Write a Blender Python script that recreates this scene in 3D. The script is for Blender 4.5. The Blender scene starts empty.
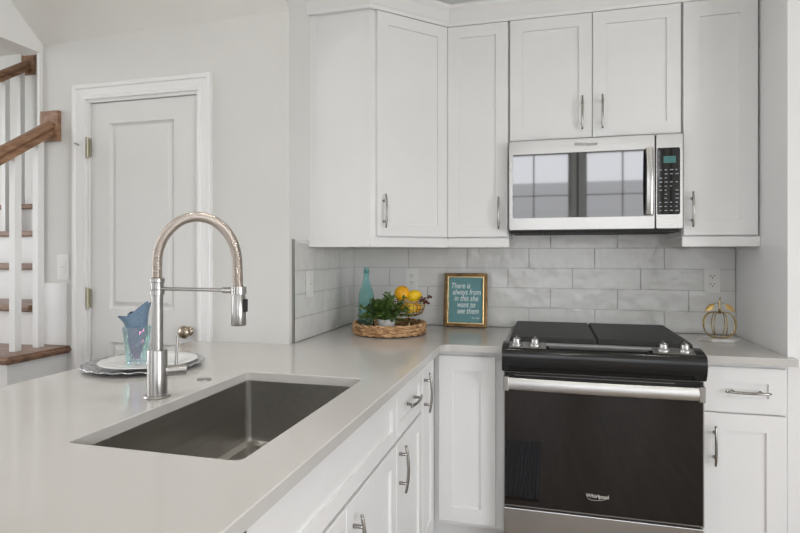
import bpy, bmesh, math, random
from mathutils import Vector, Matrix, noise
C = bpy.context.scene
COL = C.collection
R = random.Random(7)

# ------------------------------------------------------------------ camera
YAW = 0.2568
cam_d = bpy.data.cameras.new('camera'); cam = bpy.data.objects.new('camera', cam_d); COL.objects.link(cam)
cam.location = (1.0928, -3.0057, 1.3062)
cam.rotation_euler = (math.pi/2, 0, YAW)
cam_d.sensor_width = 36; cam_d.lens = 546.68/800*36
cam_d.shift_x = (400-403.8)/800
cam_d.shift_y = -(266.5-254.785)/800
cam_d.clip_start = 0.02
C.camera = cam

# ------------------------------------------------------------------ light
C.view_settings.view_transform = 'Standard'
C.view_settings.look = 'None'
C.view_settings.gamma = 1
C.view_settings.use_curve_mapping = False
C.view_settings.exposure = -0.78
w = bpy.data.worlds.new('sky'); C.world = w; w.use_nodes = True
wn = w.node_tree; bg = wn.nodes['Background']
tc = wn.nodes.new('ShaderNodeTexCoord'); sep = wn.nodes.new('ShaderNodeSeparateXYZ')
rmp = wn.nodes.new('ShaderNodeValToRGB')
rmp.color_ramp.elements[0].position = 0.45; rmp.color_ramp.elements[0].color = (.66, .67, .70, 1)
rmp.color_ramp.elements[1].position = 0.75; rmp.color_ramp.elements[1].color = (.90, .93, 1.0, 1)
mp = wn.nodes.new('ShaderNodeMapRange'); mp.inputs[1].default_value = -1; mp.inputs[2].default_value = 1
wn.links.new(tc.outputs['Generated'], sep.inputs[0]); wn.links.new(sep.outputs[2], mp.inputs[0])
wn.links.new(mp.outputs[0], rmp.inputs[0]); wn.links.new(rmp.outputs[0], bg.inputs[0])
bg.inputs[1].default_value = 5.0

def area(name, loc, rot, sx, sy, power, col=(1, 1, 1)):
    l = bpy.data.lights.new(name, 'AREA'); l.shape = 'RECTANGLE'; l.size = sx; l.size_y = sy
    l.energy = power; l.color = col
    o = bpy.data.objects.new(name, l); COL.objects.link(o); o.location = loc; o.rotation_euler = rot
    return o
# daylight through the windows: area lamps at the openings; the left pair is added fill
DAY = (0.96, 0.965, 1.0)
XSW = -1.463
area('window_daylight', (1.9, -7.25, 1.8), (math.radians(90), 0, 0), 4.2, 2.5, 118, DAY)
area('patio_daylight', (5.25, -4.4, 1.35), (math.radians(90), 0, math.radians(90)), 2.9, 2.5, 270, DAY)
area('side_fill', (XSW-.25, -5.2, 1.5), (math.radians(90), 0, math.radians(-90)), 2.4, 2.0, 75, DAY)  # added fill from the left, evens out the room; no known window
area('stair_fill', (-4.3, -2.2, 1.8), (math.radians(90), 0, math.radians(-90)), 2.4, 2.2, 80, DAY)  # added fill that brightens the stair side; its window is invented

# ------------------------------------------------------------------ materials
def mat(name, col, rough=.5, metal=0., spec=.5, coat=0., trans=0., ior=1.45, emit=None, alpha=1.):
    m = bpy.data.materials.new(name); m.use_nodes = True
    b = m.node_tree.nodes['Principled BSDF']
    b.inputs['Base Color'].default_value = (*col, 1); b.inputs['Roughness'].default_value = rough
    b.inputs['Metallic'].default_value = metal; b.inputs['Specular IOR Level'].default_value = spec
    b.inputs['Coat Weight'].default_value = coat; b.inputs['Coat Roughness'].default_value = .05
    b.inputs['Transmission Weight'].default_value = trans; b.inputs['IOR'].default_value = ior
    if emit: b.inputs['Emission Color'].default_value = (*emit[0], 1); b.inputs['Emission Strength'].default_value = emit[1]
    return m
def nz(m, scale, c1, c2, stretch=(1, 1, 1), bump=0., detail=4, lo=.35, hi=.65, rough=None, dist=.02, bscale=None):
    """noise between two colours (+ optional bump / roughness change)"""
    nt = m.node_tree; N = nt.nodes; L = nt.links; b = N['Principled BSDF']
    t = N.new('ShaderNodeTexCoord'); mpn = N.new('ShaderNodeMapping'); mpn.inputs['Scale'].default_value = stretch
    n = N.new('ShaderNodeTexNoise'); n.inputs['Scale'].default_value = scale; n.inputs['Detail'].default_value = detail
    L.new(t.outputs['Object'], mpn.inputs[0]); L.new(mpn.outputs[0], n.inputs['Vector'])
    r = N.new('ShaderNodeValToRGB'); r.color_ramp.elements[0].position = lo; r.color_ramp.elements[1].position = hi
    r.color_ramp.elements[0].color = (*c1, 1); r.color_ramp.elements[1].color = (*c2, 1)
    L.new(n.outputs['Fac'], r.inputs[0]); L.new(r.outputs[0], b.inputs['Base Color'])
    if bump:
        bp = N.new('ShaderNodeBump'); bp.inputs['Strength'].default_value = bump; bp.inputs['Distance'].default_value = dist
        src = n
        if bscale:
            src = N.new('ShaderNodeTexNoise'); src.inputs['Scale'].default_value = bscale; src.inputs['Detail'].default_value = 1.5
            L.new(mpn.outputs[0], src.inputs['Vector'])
        L.new(src.outputs['Fac'], bp.inputs['Height']); L.new(bp.outputs[0], b.inputs['Normal'])
    if rough:
        q = N.new('ShaderNodeMapRange'); q.inputs[3].default_value = rough[0]; q.inputs[4].default_value = rough[1]
        L.new(n.outputs['Fac'], q.inputs[0]); L.new(q.outputs[0], b.inputs['Roughness'])
    return m
M = {}
M['cab'] = nz(mat('cabinet_paint', (.8, .8, .8), .32), 3, (.80, .80, .795), (.825, .825, .82))
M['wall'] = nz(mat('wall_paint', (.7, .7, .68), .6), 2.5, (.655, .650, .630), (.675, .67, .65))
M['wall2'] = nz(mat('white_wall_paint', (.8, .8, .78), .55), 2.5, (.77, .765, .75), (.79, .785, .77))
M['shaded_wall'] = nz(mat('shaded_wall_paint', (.1, .1, .1), .6), 2.5, (.085, .088, .092), (.10, .103, .108))  # window wall darkened in colour so it mirrors as a backlit silhouette
M['ceil'] = nz(mat('ceiling_paint', (.7, .7, .68), .7), 2.5, (.79, .79, .765), (.81, .81, .785))
M['trim'] = nz(mat('trim_paint', (.8, .8, .8), .35), 3, (.79, .79, .785), (.81, .81, .805))
M['door'] = nz(mat('door_paint', (.75, .75, .74), .4), 3, (.70, .70, .685), (.72, .72, .705))
M['quartz'] = nz(mat('quartz', (.7, .68, .66), .12, spec=.55), 1.6, (.545, .53, .507), (.59, .575, .552), detail=9, lo=.3, hi=.7)
M['grout'] = mat('grout', (.50, .495, .48), .9)
M['tile'] = nz(mat('glazed_tile', (.7, .7, .68), .1, spec=.6), 2.0, (.67, .67, .65), (.73, .73, .71), bump=.6, dist=.012, bscale=12, rough=(.07, .16))
M['steel'] = nz(mat('brushed_steel', (.6, .6, .6), .26, metal=1), 60, (.47, .46, .44), (.50, .49, .475), stretch=(.03, .03, 4), rough=(.22, .28))
M['steelh'] = mat('satin_steel', (.68, .675, .665), .40, metal=1)
M['steelv'] = nz(mat('brushed_nickel', (.6, .6, .6), .26, metal=1), 80, (.40, .39, .375), (.45, .44, .425), stretch=(4, 4, .06), rough=(.26, .33))
M['sink'] = nz(mat('sink_steel', (.5, .5, .5), .3, metal=1), 50, (.44, .43, .405), (.49, .475, .45), stretch=(1, .05, 1), rough=(.26, .36))
M['nickel'] = mat('handle_nickel', (.36, .345, .325), .22, metal=1)
M['hose'] = mat('spring_steel', (.62, .56, .51), .3, metal=1)
M['chrome'] = mat('chrome', (.52, .52, .51), .28, metal=1)
M['silver'] = nz(mat('hammered_silver', (.6, .6, .62), .18, metal=1), 60, (.5, .5, .52), (.75, .75, .77), bump=.6, dist=.01)
M['bglass'] = mat('black_glass', (.004, .004, .004), .035, spec=.75)
M['ovglass'] = nz(mat('oven_glass', (.008, .006, .005), .03, spec=.55), 2, (.007, .0055, .0045), (.010, .0075, .006))
M['mwglass'] = mat('microwave_glass', (.012, .013, .015), .03, ior=2.1, spec=.6)
M['black'] = mat('black_enamel', (.012, .012, .012), .16)
M['iron'] = nz(mat('black_iron', (.02, .02, .02), .5, spec=.4), 120, (.016, .016, .016), (.026, .026, .025), bump=.2, dist=.002)
M['darkgap'] = mat('dark_plastic', (.02, .02, .02), .6)
M['white'] = mat('white_plastic', (.78, .78, .76), .35)
M['slot'] = mat('slot_dark', (.05, .05, .05), .6)
M['porc'] = mat('porcelain', (.84, .84, .83), .12)
M['gold'] = mat('gold_wire', (.50, .37, .17), .25, metal=1)
M['goldleaf'] = mat('gold_leaf', (.72, .50, .20), .35, metal=1)
M['brass'] = mat('satin_brass', (.42, .40, .31), .35, metal=1)
M['knobm'] = mat('satin_nickel_knob', (.42, .36, .28), .2, metal=1)
M['marble'] = nz(mat('marble', (.8, .78, .75), .25), 12, (.62, .58, .54), (.86, .85, .83))
M['wood'] = nz(mat('stained_oak', (.2, .1, .05), .38), 6, (.19, .10, .055), (.36, .21, .125), stretch=(6, .6, 6), detail=6)
M['woodx'] = nz(mat('stained_oak_tread', (.2, .1, .05), .35), 6, (.15, .082, .05), (.29, .165, .10), stretch=(.6, 6, 6), detail=6)
M['floor'] = nz(mat('floor_wood', (.2, .14, .1), .35), 5, (.20, .155, .12), (.32, .26, .205), stretch=(5, .5, 1), detail=6)
M['ext'] = mat('siding_exterior', (.25, .27, .29), .8)
M['extw'] = mat('white_siding', (.75, .76, .78), .8)
M['grass'] = nz(mat('lawn', (.1, .15, .05), .9), 8, (.12, .15, .07), (.2, .24, .12))
M['leaf'] = nz(mat('leaf_green', (.05, .12, .03), .45), 40, (.018, .055, .012), (.15, .24, .05))
M['stem'] = mat('stem_green', (.08, .1, .03), .6)
M['berry'] = mat('dark_berry', (.10, .022, .018), .4)
M['orange'] = nz(mat('orange_peel', (.9, .45, .02), .38), 60, (.92, .42, .012), (.95, .52, .02), bump=.25, dist=.002)
M['lemon'] = nz(mat('lemon_peel', (.9, .6, .02), .38), 60, (.93, .56, .015), (.96, .66, .03), bump=.25, dist=.002)
M['wicker'] = nz(mat('wicker', (.45, .28, .13), .6), 30, (.30, .155, .065), (.70, .45, .24), stretch=(1, 1, 4))
M['wicker2'] = mat('wicker_dark', (.10, .065, .035), .8)
M['potw'] = nz(mat('white_ceramic_pot', (.6, .6, .6), .5), 20, (.60, .60, .58), (.72, .72, .70))
M['teal'] = mat('teal_print', (.13, .30, .32), .5)
M['ink'] = mat('white_ink', (.80, .86, .86), .6)
M['frame'] = nz(mat('antique_gold_frame', (.3, .2, .1), .3, metal=.6), 30, (.13, .075, .03), (.26, .16, .07))
M['frameg'] = mat('gold_frame_slip', (.75, .55, .28), .25, metal=.85)
M['napkin'] = nz(mat('blue_linen', (.12, .25, .42), .85), 200, (.135, .205, .29), (.175, .255, .345))
M['mat'] = nz(mat('ribbed_mat', (.2, .24, .3), .9), 80, (.36, .42, .50), (.55, .60, .68))
M['bottle'] = mat('teal_bottle_glass', (.64, .91, .90), .04, trans=.95, ior=1.2)
M['cork'] = mat('stopper', (.25, .50, .48), .3)
M['tumbler'] = mat('iridescent_tumbler', (.78, .93, .96), .04, trans=.9, ior=1.3)
tb = M['tumbler'].node_tree.nodes['Principled BSDF']
tb.inputs['Thin Film Thickness'].default_value = 480; tb.inputs['Thin Film IOR'].default_value = 1.6
M['display'] = mat('display_green', (.02, .06, .06), .1, emit=((.10, .35, .33), .5))
M['displayb'] = mat('display_blue', (.01, .02, .04), .1, emit=((.1, .35, .9), .8))
M['logo'] = mat('logo_dark', (.10, .10, .10), .4)
M['logow'] = mat('logo_pale', (.70, .68, .64), .4)
M['print'] = mat('keypad_print', (.40, .42, .44), .5)
M['lamp'] = mat('lamp_diffuser', (1, 1, 1), .5, emit=((1, .95, .88), 6.0))
M['bark'] = mat('bark', (.12, .09, .06), .9)
M['pane'] = mat('window_pane', (1, 1, 1), 0.0, trans=1, ior=1.02)

# ------------------------------------------------------------------ helpers
def base(o):
    p = o
    v = Vector((0, 0, 0))
    while p:
        v += p.location; p = p.parent
    return v
def link(name, me, m, parent=None, smooth=False):
    o = bpy.data.objects.new(name, me); COL.objects.link(o)
    if parent:
        me.transform(Matrix.Translation(-base(parent))); o.parent = parent
    mats = m if isinstance(m, (list, tuple)) else [m]
    for x in mats: me.materials.append(M[x])
    if smooth:
        for p in me.polygons: p.use_smooth = True
    return o
def obj(name, bm, m, parent=None, smooth=False, angle=None):
    bmesh.ops.recalc_face_normals(bm, faces=bm.faces)
    me = bpy.data.meshes.new(name); bm.to_mesh(me); bm.free()
    if angle is not None:
        smooth = True
        me.set_sharp_from_angle(angle=math.radians(angle))
    return link(name, me, m, parent, smooth)
def tag(o, label=None, cat=None, group=None, kind=None):
    if label: o['label'] = label
    if cat: o['category'] = cat
    if group: o['group'] = group
    if kind: o['kind'] = kind
    return o
def thing(name, loc, label, cat, group=None):
    o = bpy.data.objects.new(name, None); COL.objects.link(o); o.location = loc; o.empty_display_size = .05
    return tag(o, label, cat, group)
def struct(name, bm, m, **k):
    o = obj(name, bm, m, **k); o['kind'] = 'structure'; return o
def B(): return bmesh.new()
def box(bm, x0, x1, y0, y1, z0, z1, bev=0., seg=2, mi=0):
    t = bmesh.new()
    bmesh.ops.create_cube(t, size=1)
    for v in t.verts:
        v.co = Vector(((x0+x1)/2+v.co.x*(x1-x0), (y0+y1)/2+v.co.y*(y1-y0), (z0+z1)/2+v.co.z*(z1-z0)))
    if bev: bmesh.ops.bevel(t, geom=list(t.edges), offset=bev, segments=seg, affect='EDGES', profile=.5)
    merge(bm, t, mi); return bm
def merge(bm, t, mi=0, mtx=None):
    if mtx: bmesh.ops.transform(t, matrix=mtx, verts=t.verts)
    mp_ = {v: bm.verts.new(v.co) for v in t.verts}
    for f in t.faces:
        try:
            nf = bm.faces.new([mp_[v] for v in f.verts]); nf.material_index = mi or f.material_index; nf.smooth = f.smooth
        except ValueError: pass
    t.free()
def lathe(bm, prof, cx, cy, seg=32, mi=0, cap=True, sx=1, sy=1):
    rings = []
    for r, z in prof:
        if r < 1e-6: rings.append([bm.verts.new((cx, cy, z))])
        else: rings.append([bm.verts.new((cx+sx*r*math.cos(2*math.pi*i/seg), cy+sy*r*math.sin(2*math.pi*i/seg), z)) for i in range(seg)])
    for a, b in zip(rings, rings[1:]):
        for i in range(seg):
            j = (i+1) % seg
            if len(a) == 1 and len(b) == 1: continue
            if len(a) == 1: f = bm.faces.new((a[0], b[i], b[j]))
            elif len(b) == 1: f = bm.faces.new((a[i], a[j], b[0]))
            else: f = bm.faces.new((a[i], a[j], b[j], b[i]))
            f.material_index = mi
    return bm
def tube(bm, pts, r, seg=10, closed=False, cap=True, mi=0, flat=None):
    """swept tube; r a number or a list; flat=(k) scales the 2nd axis"""
    pts = [Vector(p) for p in pts]; n = len(pts); rings = []
    rr = r if isinstance(r, (list, tuple)) else [r]*n
    prev = None
    for i, p in enumerate(pts):
        a = pts[(i-1) % n] if (closed or i > 0) else p
        b = pts[(i+1) % n] if (closed or i < n-1) else p
        t = (b-a).normalized()
        if prev is None:
            u = t.orthogonal().normalized() if abs(t.z) > .9 or flat is None else t.cross(Vector((0, 0, 1))).normalized()
        else:
            u = (prev - t*prev.dot(t)).normalized()
        prev = u; v = t.cross(u)
        k = flat or 1
        rings.append([bm.verts.new(p+u*rr[i]*math.cos(2*math.pi*j/seg)+v*rr[i]*k*math.sin(2*math.pi*j/seg)) for j in range(seg)])
    for i in range(n if closed else n-1):
        a = rings[i]; b = rings[(i+1) % n]
        for j in range(seg):
            k2 = (j+1) % seg
            f = bm.faces.new((a[j], a[k2], b[k2], b[j])); f.material_index = mi
    if cap and not closed:
        for rg in (rings[0], rings[-1]):
            f = bm.faces.new(rg); f.material_index = mi
    return bm
def cyl(bm, p0, p1, r, seg=20, r2=None, mi=0):
    return tube(bm, [p0, p1], [r, r2 if r2 is not None else r], seg, mi=mi)
def prism(bm, poly, z0, z1, mi=0):
    a = [bm.verts.new((x, y, z0)) for x, y in poly]; b = [bm.verts.new((x, y, z1)) for x, y in poly]
    n = len(poly)
    bm.faces.new(a); bm.faces.new(b)
    for i in range(n): bm.faces.new((a[i], a[(i+1) % n], b[(i+1) % n], b[i]))
    return bm
def extrude_x(bm, prof, x0, x1, mi=0):
    """profile of (y,z) extruded along x"""
    a = [bm.verts.new((x0, y, z)) for y, z in prof]; b = [bm.verts.new((x1, y, z)) for y, z in prof]
    n = len(prof)
    fs = [bm.faces.new(a), bm.faces.new(b)]
    for i in range(n): fs.append(bm.faces.new((a[i], a[(i+1) % n], b[(i+1) % n], b[i])))
    for f in fs: f.material_index = mi
    return bm
def sweep(bm, path, prof, closed=False):
    """moulding: path of (x,y), prof of (out, z); out is measured to the right of the travel direction, mitred"""
    n = len(path); P = [Vector((p[0], p[1])) for p in path]; rings = []
    for i in range(n):
        d0 = (P[i]-P[i-1]).normalized() if i > 0 else None
        d1 = (P[i+1]-P[i]).normalized() if i < n-1 else None
        if d0 is None: d0 = d1
        if d1 is None: d1 = d0
        n0 = Vector((d0.y, -d0.x)); n1 = Vector((d1.y, -d1.x)); m_ = (n0+n1).normalized(); k = 1/max(.3, m_.dot(n0))
        rings.append([bm.verts.new((P[i].x+m_.x*o*k, P[i].y+m_.y*o*k, z)) for o, z in prof])
    for a, b in zip(rings, rings[1:]):
        for j in range(len(prof)):
            k = (j+1) % len(prof)
            bm.faces.new((a[j], a[k], b[k], b[j]))
    bm.faces.new(rings[0]); bm.faces.new(rings[-1])
    return bm
class Fr:
    """a frame on a cabinet front: u along the front, n outwards, z up"""
    def __init__(s, o, u, n): s.o = Vector(o); s.u = Vector(u).normalized(); s.n = Vector(n).normalized()
    def __call__(s, a, b, c=0): return s.o+s.u*a+Vector((0, 0, 1))*b+s.n*c
def shaker(fr, a0, a1, b0, b1, t=.02, st=.057, rec=.008, mi=0):
    bm = B(); e = .0018
    def rect(i, c): return [bm.verts.new(fr(x, y, c)) for x, y in ((a0+i, b0+i), (a1-i, b0+i), (a1-i, b1-i), (a0+i, b1-i))]
    rs = [rect(0, 0), rect(0, t-e), rect(e, t)]
    if st: rs += [rect(st, t), rect(st+.0015, t-rec)]
    bm.faces.new(rs[0])
    for p, q in zip(rs, rs[1:]):
        for i in range(4): bm.faces.new((p[i], p[(i+1) % 4], q[(i+1) % 4], q[i]))
    bm.faces.new(rs[-1])
    return bm
def fbox(bm, fr, a0, a1, b0, b1, c0, c1, bev=0):
    t = bmesh.new(); bmesh.ops.create_cube(t, size=1)
    if bev:
        for v in t.verts: v.co = Vector((v.co.x*(a1-a0), v.co.y*(b1-b0), v.co.z*(c1-c0)))
        bmesh.ops.bevel(t, geom=list(t.edges), offset=bev, segments=2, affect='EDGES')
        for v in t.verts: v.co = fr((a0+a1)/2+v.co.x, (b0+b1)/2+v.co.y, (c0+c1)/2+v.co.z)
    else:
        for v in t.verts: v.co = fr((a0+a1)/2+v.co.x*(a1-a0), (b0+b1)/2+v.co.y*(b1-b0), (c0+c1)/2+v.co.z*(c1-c0))
    merge(bm, t)
def pull(fr, a, b, vert=True, L=.156):
    """arched bar pull centred at a,b on the frame (c=.02 is the door face)"""
    bm = B(); pts = []; rr = []
    for i in range(17):
        s = -1+2*i/16
        off = s*L/2; c = .02+.022+.009*(1-s*s)
        pts.append(fr(a, b+off, c) if vert else fr(a+off, b, c)); rr.append(.0052-.001*abs(s)**3)
    tube(bm, pts, rr, 10)
    for s in (-1, 1):
        off = s*.048
        p0 = fr(a, b+off, .0195) if vert else fr(a+off, b, .0195)
        p1 = fr(a, b+off, .046) if vert else fr(a+off, b, .046)
        cyl(bm, p0, p1, .0062, 12, .0042)
    return bm
def text(name, body, size, m, parent, loc, rot, extrude=.0004, shear=0, spacing=1, align='CENTER', sx=1):
    cu = bpy.data.curves.new(name, 'FONT'); cu.body = body; cu.size = size; cu.extrude = extrude; cu.shear = shear
    cu.space_character = spacing; cu.align_x = align; cu.align_y = 'CENTER'; cu.offset = size*.005
    t = bpy.data.objects.new(name, cu); COL.objects.link(t)
    dg = bpy.context.evaluated_depsgraph_get()
    me = bpy.data.meshes.new_from_object(t.evaluated_get(dg)); bpy.data.objects.remove(t)
    me.transform(Matrix.Translation(loc) @ rot.to_4x4() @ Matrix.Diagonal((sx, 1, 1, 1)))
    me.materials.clear()
    return link(name, me, m, parent)
RX = Matrix.Rotation(math.pi/2, 3, 'X')            # text upright facing -y
FY = lambda y=0: Fr((0, y, 0), (1, 0, 0), (0, -1, 0))

# ================================================================== STRUCTURE
D = .823          # y of the door wall is -D
XS = -1.343       # stair opening plane
# floor
b = B(); box(b, -4.2, 5.2, -7.2, 1.6, -.1, 0); struct('floor', b, 'floor')
# kitchen back wall, alcove left wall, door wall
b = B(); box(b, 0, 2.9, 0, .12, 0, 3.0); struct('wall_back', b, 'wall2')
b = B(); box(b, -.12, 0, -D+.12, .12, 0, 3.0); box(b, -.002, 0, -D+.0002, -D+.12, 0, 3.0); struct('wall_alcove', b, 'wall2')
# wall with the closet door: a hole for the door
dx0, dx1, dzt = -1.062, -.464, 2.045
b = B()
box(b, XS, dx0-.014, -D, -D+.12, 0, 2.42); box(b, dx1+.014, -.002, -D, -D+.12, 0, 2.42); box(b, dx0-.014, dx1+.014, -D, -D+.12, dzt+.014, 2.42)
struct('wall_door_side', b, 'wall')
# right end panel + wall beyond
b = B(); box(b, 2.03, 2.9, -.585, 0, 0, 2.74); struct('wall_right', b, 'wall2')
b = B(); box(b, 2.9, 5.2, -.12, 0, 0, 2.74); struct('wall_right_far', b, 'wall2')
# side wall with patio opening y -5.8..-3.0
b = B(); box(b, 5.0, 5.12, -7.2, -5.8, 0, 3.3); box(b, 5.0, 5.12, -3.0, 0, 0, 3.3); box(b, 5.0, 5.12, -5.8, -3.0, 2.35, 3.3)
struct('wall_patio_side', b, 'wall')
# window wall at y=-7 with three openings
WIN = [(.28, 1.47), (1.66, 2.85), (3.04, 4.1)]
b = B(); xs_ = [-4.2]+[v for p in WIN for v in p]+[5.2]
for i in range(0, len(xs_), 2): box(b, xs_[i], xs_[i+1], -7.12, -7.0, 0, 3.3)
for x0, x1 in WIN: box(b, x0, x1, -7.12, -7.0, 0, .55); box(b, x0, x1, -7.12, -7.0, 3.0, 3.3)
struct('wall_front', b, 'shaded_wall')
# left wall above/around the stair opening
b = B(); box(b, XS-.12, XS, -3.6, -D, 2.31, 3.3); box(b, XS-.12, XS, -4.0, -3.6, 0, 3.3); box(b, XS-.12, XS, -7.0, -6.4, 0, 3.3); box(b, XS-.12, XS, -6.4, -4.0, 0, .5); box(b, XS-.12, XS, -6.4, -4.0, 2.5, 3.3)
box(b, XS-.016, XS, -D-.018, -D-.0005, 1.168, 2.3095); struct('wall_left', b, 'wall2')
b = B(); box(b, XS-.0, XS+.001, -D, -D+.002, 0, .01); b.free()
# stairwell walls
b = B(); box(b, -4.2, XS, .07, .19, 0, 3.0); struct('wall_stair_back', b, 'wall2')
b = B(); box(b, XS-.02, XS, -D+.12, .07, 0, 3.0); struct('wall_stair_side', b, 'wall2')
b = B(); box(b, -4.2, -4.08, -3.4, -.95+1.02, 0, .7); box(b, -4.2, -4.08, -3.4, .07, 2.9, 3.0); box(b, -4.2, -4.08, -1.0, .07, .7, 2.9); box(b, -4.2, -4.08, -3.5, -3.4, 0, 3.0); struct('wall_stair_left', b, 'wall2')
b = B(); box(b, -4.2, XS-.12, -3.6, -3.5, 0, 2.74); struct('wall_stair_front', b, 'wall2')
# ceiling: flat part, sloped part over the door wall
b = B()
box(b, XS, 5.2, -7.2, -1.94, 3.3, 3.42); box(b, 0, 5.2, -1.94, -1.28, 3.3, 3.42); box(b, 0, 5.2, -1.28, .12, 2.74, 3.42); box(b, -4.2, XS-.12, -7.2, .2, 2.74, 2.86)
v = [b.verts.new(p) for p in ((XS, -D, 2.352), (0, -D, 2.375), (0, -1.94, 3.3), (XS, -1.94, 3.3), (XS, -D, 3.42), (0, -D, 3.42), (0, -1.94, 3.42), (XS, -1.94, 3.42))]
for q in ((0, 1, 2, 3), (4, 5, 6, 7), (0, 1, 5, 4), (1, 2, 6, 5), (0, 3, 7, 4)): b.faces.new([v[i] for i in q])
struct('ceiling', b, 'ceil')
# windows with frames, muntins, thin panes
wi = 0
for x0, x1 in WIN:
    wi += 1
    b = B()
    f = .05
    for a in ((x0, x0+f, .55, 3.0), (x1-f, x1, .55, 3.0), (x0, x1, .55, .60), (x0, x1, 2.95, 3.0), (x0, x1, 1.72, 1.80)): box(b, a[0], a[1], -7.10, -7.04, a[2], a[3])
    xm = (x0+x1)/2; box(b, xm-.012, xm+.012, -7.08, -7.06, .6, 2.95)
    for zz in (1.18, 2.28): box(b, x0, x1, -7.08, -7.06, zz-.01, zz+.01)
    wo = struct('window_%d' % wi, b, 'trim')
    b = B()
    for a in ((x0-.08, x0, .47, 3.08), (x1, x1+.08, .47, 3.08), (x0, x1, 3.0, 3.08), (x0-.03, x1+.03, .47, .55)): box(b, a[0], a[1], -7.0, -6.98, a[2], a[3])
    obj('window_casing', b, 'trim', wo)
wi += 1
b = B()
for a in ((-5.8, -5.72), (-4.44, -4.36), (-3.08, -3.0)): box(b, 5.03, 5.09, a[0], a[1], 0, 2.35)
box(b, 5.03, 5.09, -5.8, -3.0, 0, .1); box(b, 5.03, 5.09, -5.8, -3.0, 2.27, 2.35)
struct('window_%d' % wi, b, 'trim')
for pos, y0_, y1_, z0_, z1_ in ((XS-.06, -6.4, -4.0, .5, 2.5), (-4.14, -3.4, -1.0, .7, 2.9)):  # invented left windows, put in for the two added fill lamps
    wi += 1; b = B(); f = .05; ym = (y0_+y1_)/2
    for a in ((y0_, y0_+f, z0_, z1_), (y1_-f, y1_, z0_, z1_), (y0_, y1_, z0_, z0_+f), (y0_, y1_, z1_-f, z1_), (ym-.03, ym+.03, z0_, z1_)): box(b, pos-.03, pos+.03, a[0], a[1], a[2], a[3])
    struct('window_%d' % wi, b, 'trim')
# outside: lawn, porch roof, white fence-like neighbour house
b = B(); box(b, -30, 40, -40, -7.2, -.3, -.12); box(b, 5.3, 40, -7.2, 20, -.3, -.12); box(b, -30, -4.3, -7.2, 20, -.3, -.12); o = struct('ground', b, 'grass')
t = thing('neighbouring_house', (2, -19, -.12), 'low grey house seen only as a reflection through the windows', 'house')
b = B(); box(b, -9, 13, -22, -19, -.12, 2.9); obj('siding', b, 'ext', t)
b = B(); extrude_x(b, [(-22.5, 2.9), (-18.5, 2.9), (-20.5, 4.2)], -9.5, 13.5); obj('roof', b, 'darkgap', t)
t = thing('garden_tree', (4.4, -10.2, -.12), 'leafy tree outside the window beside the house', 'tree')
b = B(); tube(b, [(4.4, -10.2, -.12), (4.45, -10.2, 1.4), (4.3, -10.1, 2.6)], [.12, .09, .05], 8); obj('trunk', b, 'bark', t)
b = B()
for i in range(900):
    d = Vector((R.gauss(0, 1), R.gauss(0, 1), R.gauss(0, 1))).normalized()*R.uniform(.3, 1)**.5*1.1
    p = Vector((4.3, -10.1, 3.0))+d; s = .09; u = Vector((R.gauss(0, 1), R.gauss(0, 1), R.gauss(0, 1))).normalized(); q = u.orthogonal().normalized()
    b.faces.new([b.verts.new(p+u*s), b.verts.new(p+q*s*.5), b.verts.new(p-u*s), b.verts.new(p-q*s*.5)])
obj('foliage', b, 'leaf', t)

# ------------------------------------------------------------------ door 1
b = B()
yf_ = -D+.012     # door face plane, slightly behind the wall face
fr = Fr((0, yf_, 0), (1, 0, 0), (0, -1, 0))
def panel_door(b, a0, a1, b0, b1, panels, t=.035):
    """flat slab with moulded raised panels"""
    xs = sorted({a0, a1}|{p[0] for p in panels}|{p[1] for p in panels}); zs = sorted({b0, b1}|{p[2] for p in panels}|{p[3] for p in panels})
    V = {}
    def vv(x, z, c=0):
        k = (round(x, 5), round(z, 5), round(c, 5))
        if k not in V: V[k] = b.verts.new(fr(x, z, c))
        return V[k]
    for i in range(len(xs)-1):
        for j in range(len(zs)-1):
            x0, x1, z0, z1 = xs[i], xs[i+1], zs[j], zs[j+1]
            if any(abs(x0-p[0]) < 1e-6 and abs(x1-p[1]) < 1e-6 and z0 >= p[2]-1e-6 and z1 <= p[3]+1e-6 for p in panels):
                rs = []
                for ins, c in ((0, 0), (.004, -.008), (.010, -.014), (.016, -.014), (.036, -.003)):
                    rs.append([vv(x0+ins, z0+ins, c), vv(x1-ins, z0+ins, c), vv(x1-ins, z1-ins, c), vv(x0+ins, z1-ins, c)])
                for p, q in zip(rs, rs[1:]):
                    for k in range(4): b.faces.new((p[k], p[(k+1) % 4], q[(k+1) % 4], q[k]))
                b.faces.new(rs[-1])
            else:
                b.faces.new((vv(x0, z0), vv(x1, z0), vv(x1, z1), vv(x0, z1)))
    bk = [vv(x, z, -t) for x, z in ((a0, b0), (a1, b0), (a1, b1), (a0, b1))]
    b.faces.new(bk)
    # edges
    ex = [[vv(a0, z) for z in zs], [vv(a1, z) for z in zs]]
    b.faces.new(ex[0]+[bk[3], bk[0]]); b.faces.new(ex[1]+[bk[2], bk[1]])
    b.faces.new([vv(x, b0) for x in xs]+[bk[1], bk[0]]); b.faces.new([vv(x, b1) for x in xs]+[bk[2], bk[3]])
panel_door(b, dx0+.003, dx1-.003, .012, dzt-.003, [(-.955, -.592, 1.045, 1.94), (-.955, -.592, .20, .885)])
door = struct('door_1', b, 'door')
b = B()
kx, kz = -.508, .953; ky = yf_
t_ = bmesh.new(); lathe(t_, [(0, 0), (.021, 0), (.022, .003), (.019, .007), (.012, .009), (.011, .018), (.018, .022), (.027, .030), (.030, .040), (.027, .050), (.016, .058), (0, .060)], 0, 0, 28)
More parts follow.
